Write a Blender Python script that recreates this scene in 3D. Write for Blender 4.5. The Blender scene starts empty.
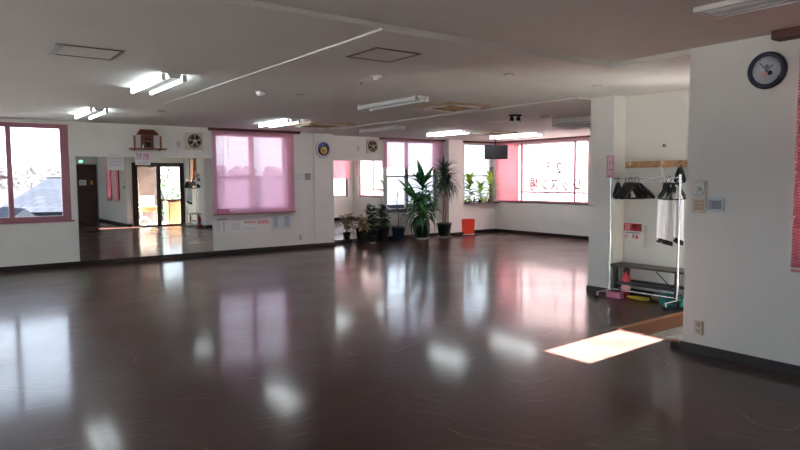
import bpy, bmesh, math, random
from mathutils import Vector, Matrix
random.seed(7)
PI = math.pi
COL = bpy.context.scene.collection

# ------------------------------------------------------------------ materials
def _nt(name):
    m = bpy.data.materials.new(name); m.use_nodes = True
    nt = m.node_tree; nt.nodes.clear()
    out = nt.nodes.new('ShaderNodeOutputMaterial')
    return m, nt, out

def mat(name, col, rough=.6, metal=0, var=.06, scale=8, coat=0, trans=0, spec=.5, bump=0):
    m, nt, out = _nt(name)
    b = nt.nodes.new('ShaderNodeBsdfPrincipled')
    b.inputs['Roughness'].default_value = rough
    b.inputs['Metallic'].default_value = metal
    b.inputs['Coat Weight'].default_value = coat
    b.inputs['Specular IOR Level'].default_value = spec
    tc = nt.nodes.new('ShaderNodeTexCoord'); n = nt.nodes.new('ShaderNodeTexNoise')
    n.inputs['Scale'].default_value = scale; n.inputs['Detail'].default_value = 3
    nt.links.new(tc.outputs['Object'], n.inputs['Vector'])
    r = nt.nodes.new('ShaderNodeValToRGB')
    r.color_ramp.elements[0].position = .3; r.color_ramp.elements[1].position = .7
    r.color_ramp.elements[0].color = (*[c*(1-var) for c in col], 1)
    r.color_ramp.elements[1].color = (*[min(1, c*(1+var)) for c in col], 1)
    nt.links.new(n.outputs['Fac'], r.inputs['Fac']); nt.links.new(r.outputs['Color'], b.inputs['Base Color'])
    if bump:
        bp = nt.nodes.new('ShaderNodeBump'); bp.inputs['Strength'].default_value = bump; bp.inputs['Distance'].default_value = .01
        n2 = nt.nodes.new('ShaderNodeTexNoise'); n2.inputs['Scale'].default_value = scale*12
        nt.links.new(tc.outputs['Object'], n2.inputs['Vector'])
        nt.links.new(n2.outputs['Fac'], bp.inputs['Height']); nt.links.new(bp.outputs['Normal'], b.inputs['Normal'])
    sh = b.outputs[0]
    if trans:
        t = nt.nodes.new('ShaderNodeBsdfTranslucent'); nt.links.new(r.outputs['Color'], t.inputs['Color'])
        mx = nt.nodes.new('ShaderNodeMixShader'); mx.inputs[0].default_value = trans
        nt.links.new(sh, mx.inputs[1]); nt.links.new(t.outputs[0], mx.inputs[2]); sh = mx.outputs[0]
    nt.links.new(sh, out.inputs[0])
    return m

def emis(name, col, s):
    m, nt, out = _nt(name); e = nt.nodes.new('ShaderNodeEmission')
    e.inputs[0].default_value = (*col, 1); e.inputs[1].default_value = s
    nt.links.new(e.outputs[0], out.inputs[0]); return m

def glass(name, tint=(1, 1, 1)):
    m, nt, out = _nt(name)
    t = nt.nodes.new('ShaderNodeBsdfTransparent'); t.inputs[0].default_value = (*tint, 1)
    g = nt.nodes.new('ShaderNodeBsdfGlossy'); g.inputs['Roughness'].default_value = .02
    f = nt.nodes.new('ShaderNodeFresnel'); f.inputs[0].default_value = 1.3
    mx = nt.nodes.new('ShaderNodeMixShader')
    nt.links.new(f.outputs[0], mx.inputs[0]); nt.links.new(t.outputs[0], mx.inputs[1]); nt.links.new(g.outputs[0], mx.inputs[2])
    nt.links.new(mx.outputs[0], out.inputs[0]); return m

def frosted(name, col, t=.8):
    m, nt, out = _nt(name)
    a = nt.nodes.new('ShaderNodeBsdfTranslucent'); a.inputs[0].default_value = (*col, 1)
    d = nt.nodes.new('ShaderNodeBsdfDiffuse'); d.inputs[0].default_value = (*col, 1)
    mx = nt.nodes.new('ShaderNodeMixShader'); mx.inputs[0].default_value = 1-t
    nt.links.new(a.outputs[0], mx.inputs[1]); nt.links.new(d.outputs[0], mx.inputs[2])
    nt.links.new(mx.outputs[0], out.inputs[0]); return m

def floor_mat():
    m, nt, out = _nt('glossy_floor'); N = nt.nodes.new; L = nt.links.new
    b = N('ShaderNodeBsdfPrincipled'); tc = N('ShaderNodeTexCoord')
    n = N('ShaderNodeTexNoise'); n.inputs['Scale'].default_value = 1.3; n.inputs['Detail'].default_value = 4
    L(tc.outputs['Object'], n.inputs['Vector'])
    r = N('ShaderNodeValToRGB'); r.color_ramp.elements[0].position = .3; r.color_ramp.elements[1].position = .75
    r.color_ramp.elements[0].color = (.050, .0185, .0140, 1); r.color_ramp.elements[1].color = (.082, .035, .027, 1)
    L(n.outputs['Fac'], r.inputs['Fac'])
    # wood grain running along the boards
    mp = N('ShaderNodeMapping'); mp.inputs['Scale'].default_value = (2.2, 26, 1); L(tc.outputs['Object'], mp.inputs['Vector'])
    g = N('ShaderNodeTexNoise'); g.inputs['Scale'].default_value = 1.6; g.inputs['Detail'].default_value = 4; L(mp.outputs[0], g.inputs['Vector'])
    mg = N('ShaderNodeMix'); mg.data_type = 'RGBA'; mg.blend_type = 'MULTIPLY'; mg.inputs[0].default_value = .55
    gr = N('ShaderNodeValToRGB'); gr.color_ramp.elements[0].position = .35; gr.color_ramp.elements[0].color = (.55, .5, .48, 1); gr.color_ramp.elements[1].position = .65
    L(g.outputs['Fac'], gr.inputs['Fac']); L(r.outputs['Color'], mg.inputs[6]); L(gr.outputs['Color'], mg.inputs[7])
    # curved shoe scratches
    s = N('ShaderNodeTexWave'); s.wave_type = 'RINGS'; s.rings_direction = 'Z'; s.inputs['Scale'].default_value = 1.5; s.inputs['Distortion'].default_value = 26; s.inputs['Detail'].default_value = 1.5; s.inputs['Detail Scale'].default_value = .7
    L(tc.outputs['Object'], s.inputs['Vector'])
    lt = N('ShaderNodeMapRange'); lt.inputs[1].default_value = .992; lt.inputs[2].default_value = 1; lt.inputs[3].default_value = 0; lt.inputs[4].default_value = 1
    L(s.outputs['Fac'], lt.inputs[0])
    mk = N('ShaderNodeTexNoise'); mk.inputs['Scale'].default_value = 2.2; L(tc.outputs['Object'], mk.inputs['Vector'])
    mr = N('ShaderNodeMapRange'); mr.inputs[1].default_value = .50; mr.inputs[2].default_value = .58; L(mk.outputs['Fac'], mr.inputs[0])
    mm = N('ShaderNodeMath'); mm.operation = 'MULTIPLY'; L(lt.outputs[0], mm.inputs[0]); L(mr.outputs[0], mm.inputs[1])
    m2 = N('ShaderNodeMath'); m2.operation = 'MULTIPLY'; m2.inputs[1].default_value = .8; L(mm.outputs[0], m2.inputs[0])
    mx = N('ShaderNodeMix'); mx.data_type = 'RGBA'; L(m2.outputs[0], mx.inputs[0]); L(mg.outputs[2], mx.inputs[6]); mx.inputs[7].default_value = (.16, .12, .11, 1)
    L(mx.outputs[2], b.inputs['Base Color'])
    rr = N('ShaderNodeMapRange'); rr.inputs[1].default_value = .3; rr.inputs[2].default_value = .7; rr.inputs[3].default_value = .31; rr.inputs[4].default_value = .42
    L(n.outputs['Fac'], rr.inputs[0]); L(rr.outputs[0], b.inputs['Roughness'])
    bn = N('ShaderNodeTexNoise'); bn.inputs['Scale'].default_value = 9; bn.inputs['Detail'].default_value = 3; L(tc.outputs['Object'], bn.inputs['Vector'])
    ad = N('ShaderNodeMath'); ad.operation = 'ADD'; sm = N('ShaderNodeMath'); sm.operation = 'MULTIPLY'; sm.inputs[1].default_value = .02; L(mm.outputs[0], sm.inputs[0]); L(bn.outputs['Fac'], ad.inputs[0]); L(sm.outputs[0], ad.inputs[1])
    bp = N('ShaderNodeBump'); bp.inputs['Strength'].default_value = .10; bp.inputs['Distance'].default_value = .01
    gm = N('ShaderNodeMath'); gm.operation = 'MULTIPLY_ADD'; gm.inputs[1].default_value = .5; L(g.outputs['Fac'], gm.inputs[0]); L(ad.outputs[0], gm.inputs[2]); L(gm.outputs[0], bp.inputs['Height']); L(bp.outputs[0], b.inputs['Normal'])
    b.inputs['IOR'].default_value = 1.17; b.inputs['Coat Weight'].default_value = .7; b.inputs['Coat Roughness'].default_value = .12; b.inputs['Coat IOR'].default_value = 1.3
    L(b.outputs[0], out.inputs[0]); return m

def roof_mat():
    m, nt, out = _nt('roof_tiles'); N = nt.nodes.new; L = nt.links.new
    b = N('ShaderNodeBsdfPrincipled'); tc = N('ShaderNodeTexCoord')
    br = N('ShaderNodeTexBrick'); br.inputs['Scale'].default_value = 1
    br.inputs['Color1'].default_value = (.0095, .0115, .016, 1); br.inputs['Color2'].default_value = (.013, .0155, .021, 1); br.inputs['Mortar'].default_value = (.0065, .008, .0115, 1)
    br.inputs['Brick Width'].default_value = .34; br.inputs['Row Height'].default_value = .8; br.inputs['Mortar Size'].default_value = .03
    L(tc.outputs['Object'], br.inputs['Vector']); L(br.outputs[0], b.inputs['Base Color'])
    b.inputs['Roughness'].default_value = .9; b.inputs['Specular IOR Level'].default_value = .05
    L(b.outputs[0], out.inputs[0]); return m

M = dict(
    floor=floor_mat(), roof=roof_mat(),
    wall=mat('wall_paper', (.77, .785, .75), .85, var=.02, scale=3, bump=.05),
    ceil=mat('ceiling_paper', (.69, .69, .655), .9, var=.02, scale=3, bump=.05),
    base=mat('baseboard_vinyl', (.022, .016, .015), .35),
    pframe=mat('wine_window_frame', (.40, .17, .22), .4), ppink=mat('pale_pink_frame', (.62, .32, .38), .4),
    pelmet=mat('brown_curtain_box', (.10, .035, .03), .5),
    glass=glass('window_glass', (.97, .98, 1)),
    frost=frosted('frosted_glass', (.38, .33, .34), .7),
    pink=mat('pink_slat', (.78, .33, .50), .45, trans=.5, var=.02),
    lilac=mat('lilac_pink_slat', (.88, .54, .68), .45, trans=.6, var=.02),
    pale=mat('pale_pink_slat', (.92, .86, .88), .45, trans=.6, var=.02),
    rose=mat('rose_slat', (.84, .42, .48), .45, trans=.25, var=.02),
    nearpink=mat('near_pink_slat', (.62, .22, .28), .45, trans=.1, var=.02),
    mirror=mat('mirror_silver', (.86, .88, .86), .0, metal=1, var=0),
    white=mat('white_plastic', (.75, .75, .74), .4, var=.02),
    cream=mat('cream_plastic', (.62, .58, .47), .45, var=.03),
    beige=mat('yellowed_panel', (.50, .37, .24), .5, var=.05),
    grey=mat('grey_plastic', (.30, .32, .33), .4),
    silver=mat('silver_plastic', (.42, .45, .46), .35, metal=.3),
    lens=mat('intercom_glass', (.20, .22, .24), .15),
    black=mat('black_plastic', (.006, .006, .007), .5),
    dark=mat('dark_hole', (.02, .018, .015), .8),
    chrome=mat('chrome', (.75, .77, .80), .18, metal=1, var=.01),
    tube_on=emis('fluorescent_lit', (.88, .97, 1.0), 12),
    tube_off=mat('fluorescent_off', (.72, .78, .80), .3),
    wood=mat('brown_wood', (.30, .12, .045), .5, var=.2, scale=12),
    lwood=mat('light_wood', (.50, .26, .11), .5, var=.15, scale=12),
    dwood=mat('dark_wood', (.055, .028, .02), .45, var=.2, scale=10),
    redwood=mat('red_brown_wood', (.20, .055, .03), .5, var=.2, scale=12),
    step=mat('step_wood', (.13, .052, .026), .45, var=.2, scale=9),
    nose=mat('step_edge', (.30, .14, .08), .4),
    stone=mat('entrance_stone', (.40, .44, .44), .7, var=.1, scale=6),
    green=mat('deep_green_leaf', (.050, .17, .065), .22, var=.35, scale=14, trans=.3),
    green2=mat('mid_green_leaf', (.09, .28, .07), .35, var=.35, scale=14, trans=.35),
    dusk=mat('dusky_green_leaf', (.06, .095, .055), .45, var=.3, scale=14, trans=.15),
    lime=mat('yellow_green_leaf', (.42, .62, .08), .45, var=.3, scale=14, trans=.5),
    creaml=mat('cream_edged_leaf', (.42, .33, .17), .5, var=.35, scale=20, trans=.2),
    bark=mat('tan_bark', (.20, .11, .065), .8, var=.3, scale=30),
    pblack=mat('black_pot', (.014, .013, .016), .5), pblue=mat('navy_pot', (.018, .03, .07), .45),
    pgreen=mat('dark_green_pot', (.012, .022, .018), .45), saucer=mat('white_saucer', (.85, .85, .83), .4),
    soil=mat('soil', (.03, .02, .012), .95, var=.4, scale=40), terra=mat('terracotta', (.38, .13, .09), .7),
    red=mat('orange_red_plastic', (.80, .055, .02), .35), paper=mat('white_paper', (.80, .80, .80), .7, var=.01),
    paperb=mat('bluish_paper', (.66, .70, .72), .7, var=.02), magenta=mat('magenta_ink', (.55, .10, .36), .6),
    pinkpaper=mat('pink_paper', (.66, .25, .42), .6), inkgrey=mat('grey_ink', (.30, .32, .34), .7),
    inkred=mat('red_ink', (.72, .05, .06), .6), inkpink=mat('pink_ink', (.80, .45, .48), .7), inkblue=mat('blue_ink', (.42, .52, .64), .7),
    navy=mat('navy_rim', (.012, .016, .05), .3), face=mat('clock_face', (.55, .60, .66), .5, var=.01),
    yellow=mat('yellow_ink', (.70, .42, .06), .5), blue=mat('blue_ink_deep', (.05, .08, .36), .5), rim=mat('pearl_rim', (.68, .66, .70), .3),
    garment=mat('white_cloth', (.88, .90, .94), .8, var=.02), clothb=mat('black_cloth', (.01, .01, .012), .8),
    screen=mat('tv_screen', (.008, .008, .013), .3), exitg=emis('exit_lamp', (.22, .95, .55), 1.3),
    extred=mat('extinguisher_red', (.50, .03, .05), .35), benchtop=mat('bench_top', (.07, .05, .042), .4, var=.15),
    steel=mat('dark_steel', (.035, .037, .04), .4, metal=.4), teal=mat('teal_plastic', (.02, .22, .20), .4),
    ylw=mat('yellow_cloth', (.55, .42, .03), .7), tan=mat('tan_cloth', (.36, .24, .11), .8), pinkb=mat('pink_box', (.60, .22, .35), .6),
    field=mat('dry_field', (.017, .013, .0125), 1, var=.25, scale=.03, spec=0), tree=mat('bare_tree', (.030, .025, .030), 1, var=.3, scale=.5),
    trunk=mat('tree_trunk', (.04, .03, .025), 1), hill=mat('far_hill', (.045, .05, .06), 1, spec=0),
    plaster=mat('house_plaster', (.09, .085, .08), .9), hedge=mat('garden_leaf', (.10, .14, .08), .7, var=.4, scale=6),
    deck=mat('terrace_concrete', (.20, .19, .18), .8), letter=frosted('window_letter', (.30, .24, .25), .5), letterr=frosted('red_window_letter', (.42, .12, .14), .5),
    troffer=mat('milky_diffuser', (.50, .56, .57), .3),
    bounce=mat('pale_bounce', (.26, .245, .23), 1, var=.15, scale=2, spec=0),  # reflector colour of the added, unseen near ground
    alu=mat('brown_aluminium', (.17, .10, .085), .4, metal=.2), orange=mat('orange_sticker', (.65, .30, .05), .6),
)

# ------------------------------------------------------------------ mesh builder
class MB:
    def __init__(s): s.v, s.f, s.m, s.cur, s.sm = [], [], [], 0, []
    def add(s, vs, fs, smooth=False):
        o = len(s.v); s.v += [tuple(v) for v in vs]
        for f in fs: s.f.append([o+i for i in f]); s.m.append(s.cur); s.sm.append(smooth)
        return s
    def box(s, a, b, rz=0, piv=None):
        x0, y0, z0 = [min(p, q) for p, q in zip(a, b)]; x1, y1, z1 = [max(p, q) for p, q in zip(a, b)]
        vs = [(x0, y0, z0), (x1, y0, z0), (x1, y1, z0), (x0, y1, z0), (x0, y0, z1), (x1, y0, z1), (x1, y1, z1), (x0, y1, z1)]
        if rz:
            c, n = math.cos(rz), math.sin(rz); px, py = piv or ((x0+x1)/2, (y0+y1)/2)
            vs = [(px+(x-px)*c-(y-py)*n, py+(x-px)*n+(y-py)*c, z) for x, y, z in vs]
        return s.add(vs, [(0, 3, 2, 1), (4, 5, 6, 7), (0, 1, 5, 4), (1, 2, 6, 5), (2, 3, 7, 6), (3, 0, 4, 7)])
    def bbox(s, a, b, r=.006, seg=2):
        """box with rounded edges"""
        bm = bmesh.new(); bmesh.ops.create_cube(bm, size=1)
        c = [(p+q)/2 for p, q in zip(a, b)]; d = [abs(p-q) for p, q in zip(a, b)]
        for v in bm.verts: v.co = Vector((v.co.x*d[0]+c[0], v.co.y*d[1]+c[1], v.co.z*d[2]+c[2]))
        bmesh.ops.bevel(bm, geom=bm.edges[:], offset=min(r, min(d)*.45), segments=seg, profile=.5, affect='EDGES')
        bm.verts.index_update()
        s.add([v.co[:] for v in bm.verts], [[v.index for v in f.verts] for f in bm.faces]); bm.free(); return s
    def tube(s, pts, r, n=8, closed=False, caps=True):
        pts = [Vector(p) for p in pts]; rs = r if isinstance(r, (list, tuple)) else [r]*len(pts)
        k = len(pts); rings = []; up = None
        for i, p in enumerate(pts):
            if closed: t = pts[(i+1) % k]-pts[i-1]
            else: t = pts[min(i+1, k-1)]-pts[max(i-1, 0)]
            t.normalize()
            if up is None: up = Vector((0, 0, 1)) if abs(t.z) < .9 else Vector((1, 0, 0))
            a = t.cross(up); a.normalize(); b = a.cross(t); b.normalize(); up = b
            rings.append([p+(a*math.cos(2*PI*j/n)+b*math.sin(2*PI*j/n))*rs[i] for j in range(n)])
        vs = [v for g in rings for v in g]; fs = []
        for i in range(k if closed else k-1):
            o, q = i*n, ((i+1) % k)*n
            for j in range(n): fs.append((o+j, o+(j+1) % n, q+(j+1) % n, q+j))
        s.add(vs, fs, True)
        if caps and not closed:
            s.add(rings[0], [tuple(range(n))]); s.add(rings[-1], [tuple(reversed(range(n)))])
        return s
    def lathe(s, prof, c=(0, 0, 0), n=24, axis='z', smooth=True):
        """prof: list of (radius, height)"""
        vs, fs = [], []
        for r, h in prof:
            for j in range(n):
                a = 2*PI*j/n; x, y, z = r*math.cos(a), r*math.sin(a), h
                if axis == 'y': x, y, z = x, -z, y      # height goes towards -y
                if axis == 'x': x, y, z = -z, x, y      # height goes towards -x
                vs.append((x+c[0], y+c[1], z+c[2]))
        for i in range(len(prof)-1):
            for j in range(n): fs.append((i*n+j, i*n+(j+1) % n, (i+1)*n+(j+1) % n, (i+1)*n+j))
        s.add(vs, fs, smooth)
        for k in (0, len(prof)-1):
            if prof[k][0] > 1e-5: s.add(vs[k*n:(k+1)*n], [tuple(range(n)) if k else tuple(reversed(range(n)))])
        return s
    def blade(s, base, az, el, L, w, droop=1., fold=.25, n=7, tw=0, pw=.75):
        """a leaf: a folded strip that leaves BASE at azimuth/elevation and droops"""
        p = Vector(base); e = el; st = L/n; vs = []; 
        for i in range(n+1):
            t = i/n; ww = w*.5*(math.sin(PI*min(1, (t*.96+.04))**pw))+.0006
            side = Vector((-math.sin(az), math.cos(az), 0)); d = Vector((math.cos(az)*math.cos(e), math.sin(az)*math.cos(e), math.sin(e)))
            nrm = side.cross(d); side = side*math.cos(tw)+nrm*math.sin(tw)
            vs += [p-side*ww+nrm*ww*fold, p-nrm*0.0, p+side*ww+nrm*ww*fold]
            p = p+d*st; e -= droop/n
        fs = []
        for i in range(n):
            o = i*3; fs += [(o, o+1, o+4, o+3), (o+1, o+2, o+5, o+4)]
        return s.add(vs, fs, True)
    def build(s, name, material, parent=None, mats=None):
        me = bpy.data.meshes.new(name); me.from_pydata(s.v, [], s.f)
        for m in (mats or [material]): me.materials.append(m)
        me.polygons.foreach_set('material_index', s.m); me.polygons.foreach_set('use_smooth', s.sm); me.update()
        bm = bmesh.new(); bm.from_mesh(me); bmesh.ops.recalc_face_normals(bm, faces=bm.faces[:]) if len(bm.faces) < 60000 else None
        bm.to_mesh(me); bm.free()
        o = bpy.data.objects.new(name, me); COL.objects.link(o)
        if parent: o.parent = parent
        return o

def thing(name, label, cat, loc=(0, 0, 0), rz=0, group=None):
    o = bpy.data.objects.new(name, None); COL.objects.link(o); o.empty_display_size = .05
    o.location = loc; o.rotation_euler = (0, 0, rz); o['label'] = label; o['category'] = cat
    if group: o['group'] = group
    return o
def tag(o, label, cat, group=None, loc=None):
    o['label'] = label; o['category'] = cat
    if group: o['group'] = group
    if loc: o.location = loc
    return o
def struct(o): o['kind'] = 'structure'; return o
def dup(root, loc, rz, label, group=None):
    r = root.copy(); COL.objects.link(r); r.location = loc; r.rotation_euler = (0, 0, rz); r['label'] = label
    if group: r['group'] = group
    for ch in list(root.children):
        c = ch.copy(); COL.objects.link(c); c.parent = r
        for g in list(ch.children):
            d = g.copy(); COL.objects.link(d); d.parent = c
    return r
def text(name, body, size, material, parent, matrix, depth=.0012, sx=1, spacing=1, bold=0):
    cu = bpy.data.curves.new('lettering', 'FONT'); cu.body = body; cu.size = size; cu.align_x = 'CENTER'; cu.align_y = 'CENTER'
    cu.extrude = depth; cu.offset = bold; cu.space_character = spacing; cu.resolution_u = 3
    t = bpy.data.objects.new('lettering', cu); COL.objects.link(t)
    dg = bpy.context.evaluated_depsgraph_get()
    me = bpy.data.meshes.new_from_object(t.evaluated_get(dg)); bpy.data.objects.remove(t); bpy.data.curves.remove(cu)
    me.transform(matrix @ Matrix.Diagonal((sx, 1, 1, 1))); me.materials.clear(); me.materials.append(material)
    o = bpy.data.objects.new(name, me); COL.objects.link(o)
    if parent: o.parent = parent
    return o
# orientation of flat lettering: on the north wall (facing -Y), on walls facing -X, on a face turned to +X
def ori_n(x, y, z): return Matrix.Translation((x, y, z)) @ Matrix.Rotation(PI/2, 4, 'X')
def ori_w(x, y, z): return Matrix.Translation((x, y, z)) @ Matrix.Rotation(-PI/2, 4, 'Z') @ Matrix.Rotation(PI/2, 4, 'X')
def ori_e(x, y, z): return Matrix.Translation((x, y, z)) @ Matrix.Rotation(PI/2, 4, 'Z') @ Matrix.Rotation(PI/2, 4, 'X')

# ------------------------------------------------------------------ key dimensions
CC, CE, TOP = 2.525, 2.572, 2.95
YN, YN2, XE, XR, XA, YS, YB, XW, YE = 12.2, 12.55, 12.66, 5.15, 7.13, 5.1, -1.2, -3.4, 2.5
GZ = -.15

# ------------------------------------------------------------------ shell
m = MB(); m.box((XW-.2, YB-.2, -.4), (5.4, 12.9, 0)); m.box((5.4, 3.67, -.4), (12.9, 12.9, 0)); struct(m.build('floor', M['floor']))
m = MB(); m.box((5.4, -9, -.45), (7.4, 3.67, GZ)); struct(m.build('floor_entrance', M['stone']))
m = MB(); m.box((5.4, 3.645, GZ), (7.13, 3.669, -.012)); m.cur = 1; m.box((5.39, 3.63, -.012), (7.13, 3.672, .004)); m.box((5.36, 2.84, -.03), (5.404, 3.66, .004)); struct(m.build('trim_1', None, mats=[M['step'], M['nose']]))

def wall(name, axis, c0, c1, u0, u1, z0, z1, holes, material=None):
    """axis 'x': the wall runs along x between y=c0 and y=c1; axis 'y': along y between x=c0 and x=c1"""
    m = MB()
    def bx(a, b, p, q):
        if b-a < 1e-4 or q-p < 1e-4: return
        if axis == 'x': m.box((a, c0, p), (b, c1, q))
        else: m.box((c0, a, p), (c1, b, q))
    u = u0
    for (h0, h1, g0, g1) in sorted(holes):
        bx(u, h0, z0, z1); bx(h0, h1, z0, g0); bx(h0, h1, g1, z1); u = h1
    bx(u, u1, z0, z1)
    return struct(m.build(name, material or M['wall']))

W1 = (.10, 1.92, .82, 2.47); W2 = (4.50, 6.08, .86, 2.45); W3 = (8.94, 10.56, .70, 2.46); W4 = (11.50, 12.63, .84, 2.45)
W0 = (-2.9, -.9, .82, 2.47)
wall('wall_north', 'x', YN, YN+.22, XW-.2, 6.72, 0, TOP, [W0, W1, W2])
struct(MB().box((6.72, YN-.03, 0), (7.20, 12.9, TOP)).build('wall_north_pillar', M['wall']))
wall('wall_north_far', 'x', YN2, YN2+.22, 7.27, 12.9, 0, TOP, [W3, W4])
struct(MB().box((10.73, 12.3, 0), (11.22, YN2, TOP)).build('wall_north_far_pillar', M['wall']))
WE1 = (5.5, 7.3, .86, 2.47); WE2 = (7.55, 9.35, .86, 2.47); WE3 = (9.42, 12.42, .86, 2.47)
wall('wall_east', 'y', XE, XE+.2, YS-.2, 12.9, 0, TOP, [WE1, WE3, (7.45, 9.32, .86, 2.47)])
W6 = (11.3, 12.45, .84, 2.3)
wall('wall_south_far', 'x', YS-.2, YS, 7.13, 12.9, 0, TOP, [W6])
struct(MB().box((6.88, 4.75, 0), (7.131, YS, TOP)).build('wall_alcove_pillar', M['wall']))
WS = (3.19, 3.69, 1.30, 2.23)
wall('wall_alcove', 'y', XA, XA+.12, 2.5, 4.95, -.15, TOP, [WS])
WN1 = (1.40, 2.0, .82, 2.42); WN2 = (.38, .96, .82, 2.42)
wall('wall_right', 'y', XR, XR+.14, YB-.2, 2.83, -.15, TOP, [WN1, WN2])
wall('wall_rear', 'x', YB-.2, YB, XW-.2, XR, 0, TOP, [])
wall('wall_west', 'y', XW-.2, XW, YB-.2, 12.4, 0, TOP, [(.6, 3.2, .8, 2.3), (4.8, 7.4, .8, 2.3), (8.8, 11.2, .8, 2.3)])
wall('wall_entrance', 'x', YE-.1, YE, XR+.14, XA, GZ, TOP, [(5.42, 7.08, GZ, 2.02)])
# ceilings: a slightly lower centre bay, the near bay, and the left bay that slopes down to the north wall
struct(MB().box((XW-.2, YB-.2, CE), (XR, 3.61, TOP+.1)).build('ceiling_near', M['ceil']))
m = MB(); m.box((2.54, 3.61, CC), (6.6, 12.9, TOP+.1)); m.box((6.6, 5.1, CC-.022), (12.9, 12.9, TOP+.1)); m.box((6.6, 3.61, CC), (7.4, 5.1, TOP+.1)); m.box((XR, 2.83, CC), (7.4, 3.61, TOP+.1)); m.box((XR+.14, 2.3, CC), (7.4, 2.83, TOP+.1)); struct(m.build('ceiling', M['ceil']))
m = MB(); x0, x1, y0, y1 = XW-.2, 2.54, 3.61, 9.2
m.add([(x0, y0, CC+.015), (x1, y0, CC+.015), (x1, y1, CC), (x0, y1, CC), (x0, y0, TOP+.1), (x1, y0, TOP+.1), (x1, y1, TOP+.1), (x0, y1, TOP+.1)],
      [(0, 3, 2, 1), (4, 5, 6, 7), (0, 1, 5, 4), (1, 2, 6, 5), (2, 3, 7, 6), (3, 0, 4, 7)]); m.box((x0, y1, CC), (x1, 12.45, TOP+.1)); struct(m.build('ceiling_left', M['ceil']))

def baseb(name, boxes):
    m = MB()
    for a, b in boxes: m.box((*a, 0), (*b, .082))
    struct(m.build(name, M['base']))
t = .014
baseb('baseboard_north', [((XW, YN-t), (6.72, YN)), ((6.706, YN-.03-t), (7.214, YN-.03)), ((7.27, YN2-t), (10.73, YN2)), ((10.716, 12.3-t), (11.234, 12.3)), ((10.716, 12.3), (10.73, YN2)), ((11.22, YN2-t), (XE, YN2))])
baseb('baseboard_east', [((XE-t, YS), (XE, YN2))])
baseb('baseboard_south', [((6.866, YS), (XE, YS+t)), ((6.866, 4.75), (6.88, YS)), ((6.866, 4.736), (XA, 4.75)), ((XA-t, 3.67), (XA, 4.75))])
baseb('baseboard_right', [((XR-t, YB), (XR, 2.83)), ((XR-t, 2.83), (XR+.14, 2.844))])
baseb('baseboard_rear', [((XW, YB), (4.47, YB+t))])

# ------------------------------------------------------------------ windows
wn = [0]
def window(axis, c, hole, mulls=(), trans=(), fw=.06, mat_f='pframe', pane='glass', depth=.07, sill=None, fws=None):
    """frame (with mullions/transoms) in the plane c; children frame parts and panes"""
    wn[0] += 1; u0, u1, z0, z1 = hole
    def P(u, d, z): return (u, c+d, z) if axis == 'x' else (c+d, u, z)
    root = struct(bpy.data.objects.new(f'window_{wn[0]}', None)); COL.objects.link(root)
    fl, fr = fws or (fw, fw)
    m = MB(); b = lambda a0, a1, p, q: m.box(P(a0, 0, p), P(a1, depth, q))
    b(u0, u0+fl, z0, z1); b(u1-fr, u1, z0, z1); b(u0+fl, u1-fr, z0, z0+fw); b(u0+fl, u1-fr, z1-fw, z1)
    m.build('window_frame', M[mat_f], root)
    for (a, w) in mulls: MB().box(P(a-w/2, .01, z0+fw), P(a+w/2, depth-.01, z1-fw)).build('mullion', M[mat_f], root)
    for (a0, a1, z, w) in trans: MB().box(P(a0, .015, z-w/2), P(a1, depth-.015, z+w/2)).build('transom', M[mat_f], root)
    xs = [u0+fl]+sorted(a for a, w in mulls)+[u1-fr]
    for a, bb in zip(xs, xs[1:]): MB().box(P(a, depth*.45, z0+fw), P(bb, depth*.45+.005, z1-fw)).build('pane', M[pane], root)
    if sill: MB().box(P(u0-.03, sill, z0-.03), P(u1+.03, 0.02, z0)).build('window_sill', M[mat_f], root)
    return root
window('x', YN+.03, W1, [(1.03, .075)], [(.16, .99, 1.56, .045)], fw=.075, sill=-.05, fws=(.06, .13))
window('x', YN+.03, W0, [(-1.9, .07)])
window('x', YN+.07, W2, [(5.31, .10)], [(4.56, 5.26, 1.56, .04)], fw=.06, sill=-.03)
window('x', YN2+.08, W3, [(9.62, .09)], [(9.0, 9.58, 1.56, .03), (9.66, 10.5, 1.58, .03)], fw=.05, mat_f='alu', sill=-.10)
window('x', YN2+.10, W4, [], [], fw=.035, mat_f='alu', sill=-.26)
window('y', XE+.03, WE3, [(11.60, .07), (9.86, .05)], [(9.5, 12.4, 1.13, .03)], fw=.045, mat_f='ppink', pane='frost', sill=-.03)
window('y', XE+.03, (7.45, 9.32, .86, 2.47), [(8.4, .05)], [(7.5, 9.3, 1.13, .03)], fw=.045, mat_f='ppink', pane='frost', sill=-.03)
window('y', XE+.03, WE1, [(6.4, .05)], [(5.5, 7.2, 1.13, .03)], fw=.045, mat_f='ppink', pane='frost', sill=-.03)
window('x', YS-.15, W6, [(11.85, .05)], [], fw=.04, mat_f='alu')
window('y', XR+.04, WN1, [], [], fw=.04); window('y', XR+.04, WN2, [], [], fw=.04)
window('y', XA+.03, WS, [], [], fw=.012, mat_f='wood')
for h in ((.6, 3.2, .8, 2.3), (4.8, 7.4, .8, 2.3), (8.8, 11.2, .8, 2.3)): window('y', XW-.1, h, [(sum(h[:2])/2, .06)], [], fw=.06)

# curtain boxes over the windows
tn = [1]
def cbox(a, b, mt='pelmet'): tn[0] += 1; struct(MB().box(a, b).build(f'trim_{tn[0]}', M[mt]))
cbox((4.38, YN-.09, CC-.055), (6.36, YN, CC-.001)); cbox((8.72, YN2-.1, CC-.07), (10.73, YN2, CC-.025)); cbox((11.36, YN2-.1, CC-.07), (12.62, YN2, CC-.025))
cbox((XE-.10, 9.3, CC-.065), (XE, YN2-.1, CC-.025)); cbox((XR-.14, .2, CE-.065), (XR, 2.14, CE-.002))
cbox((XE-.10, YS, CC-.065), (XE, 9.2, CC-.025))

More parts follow.
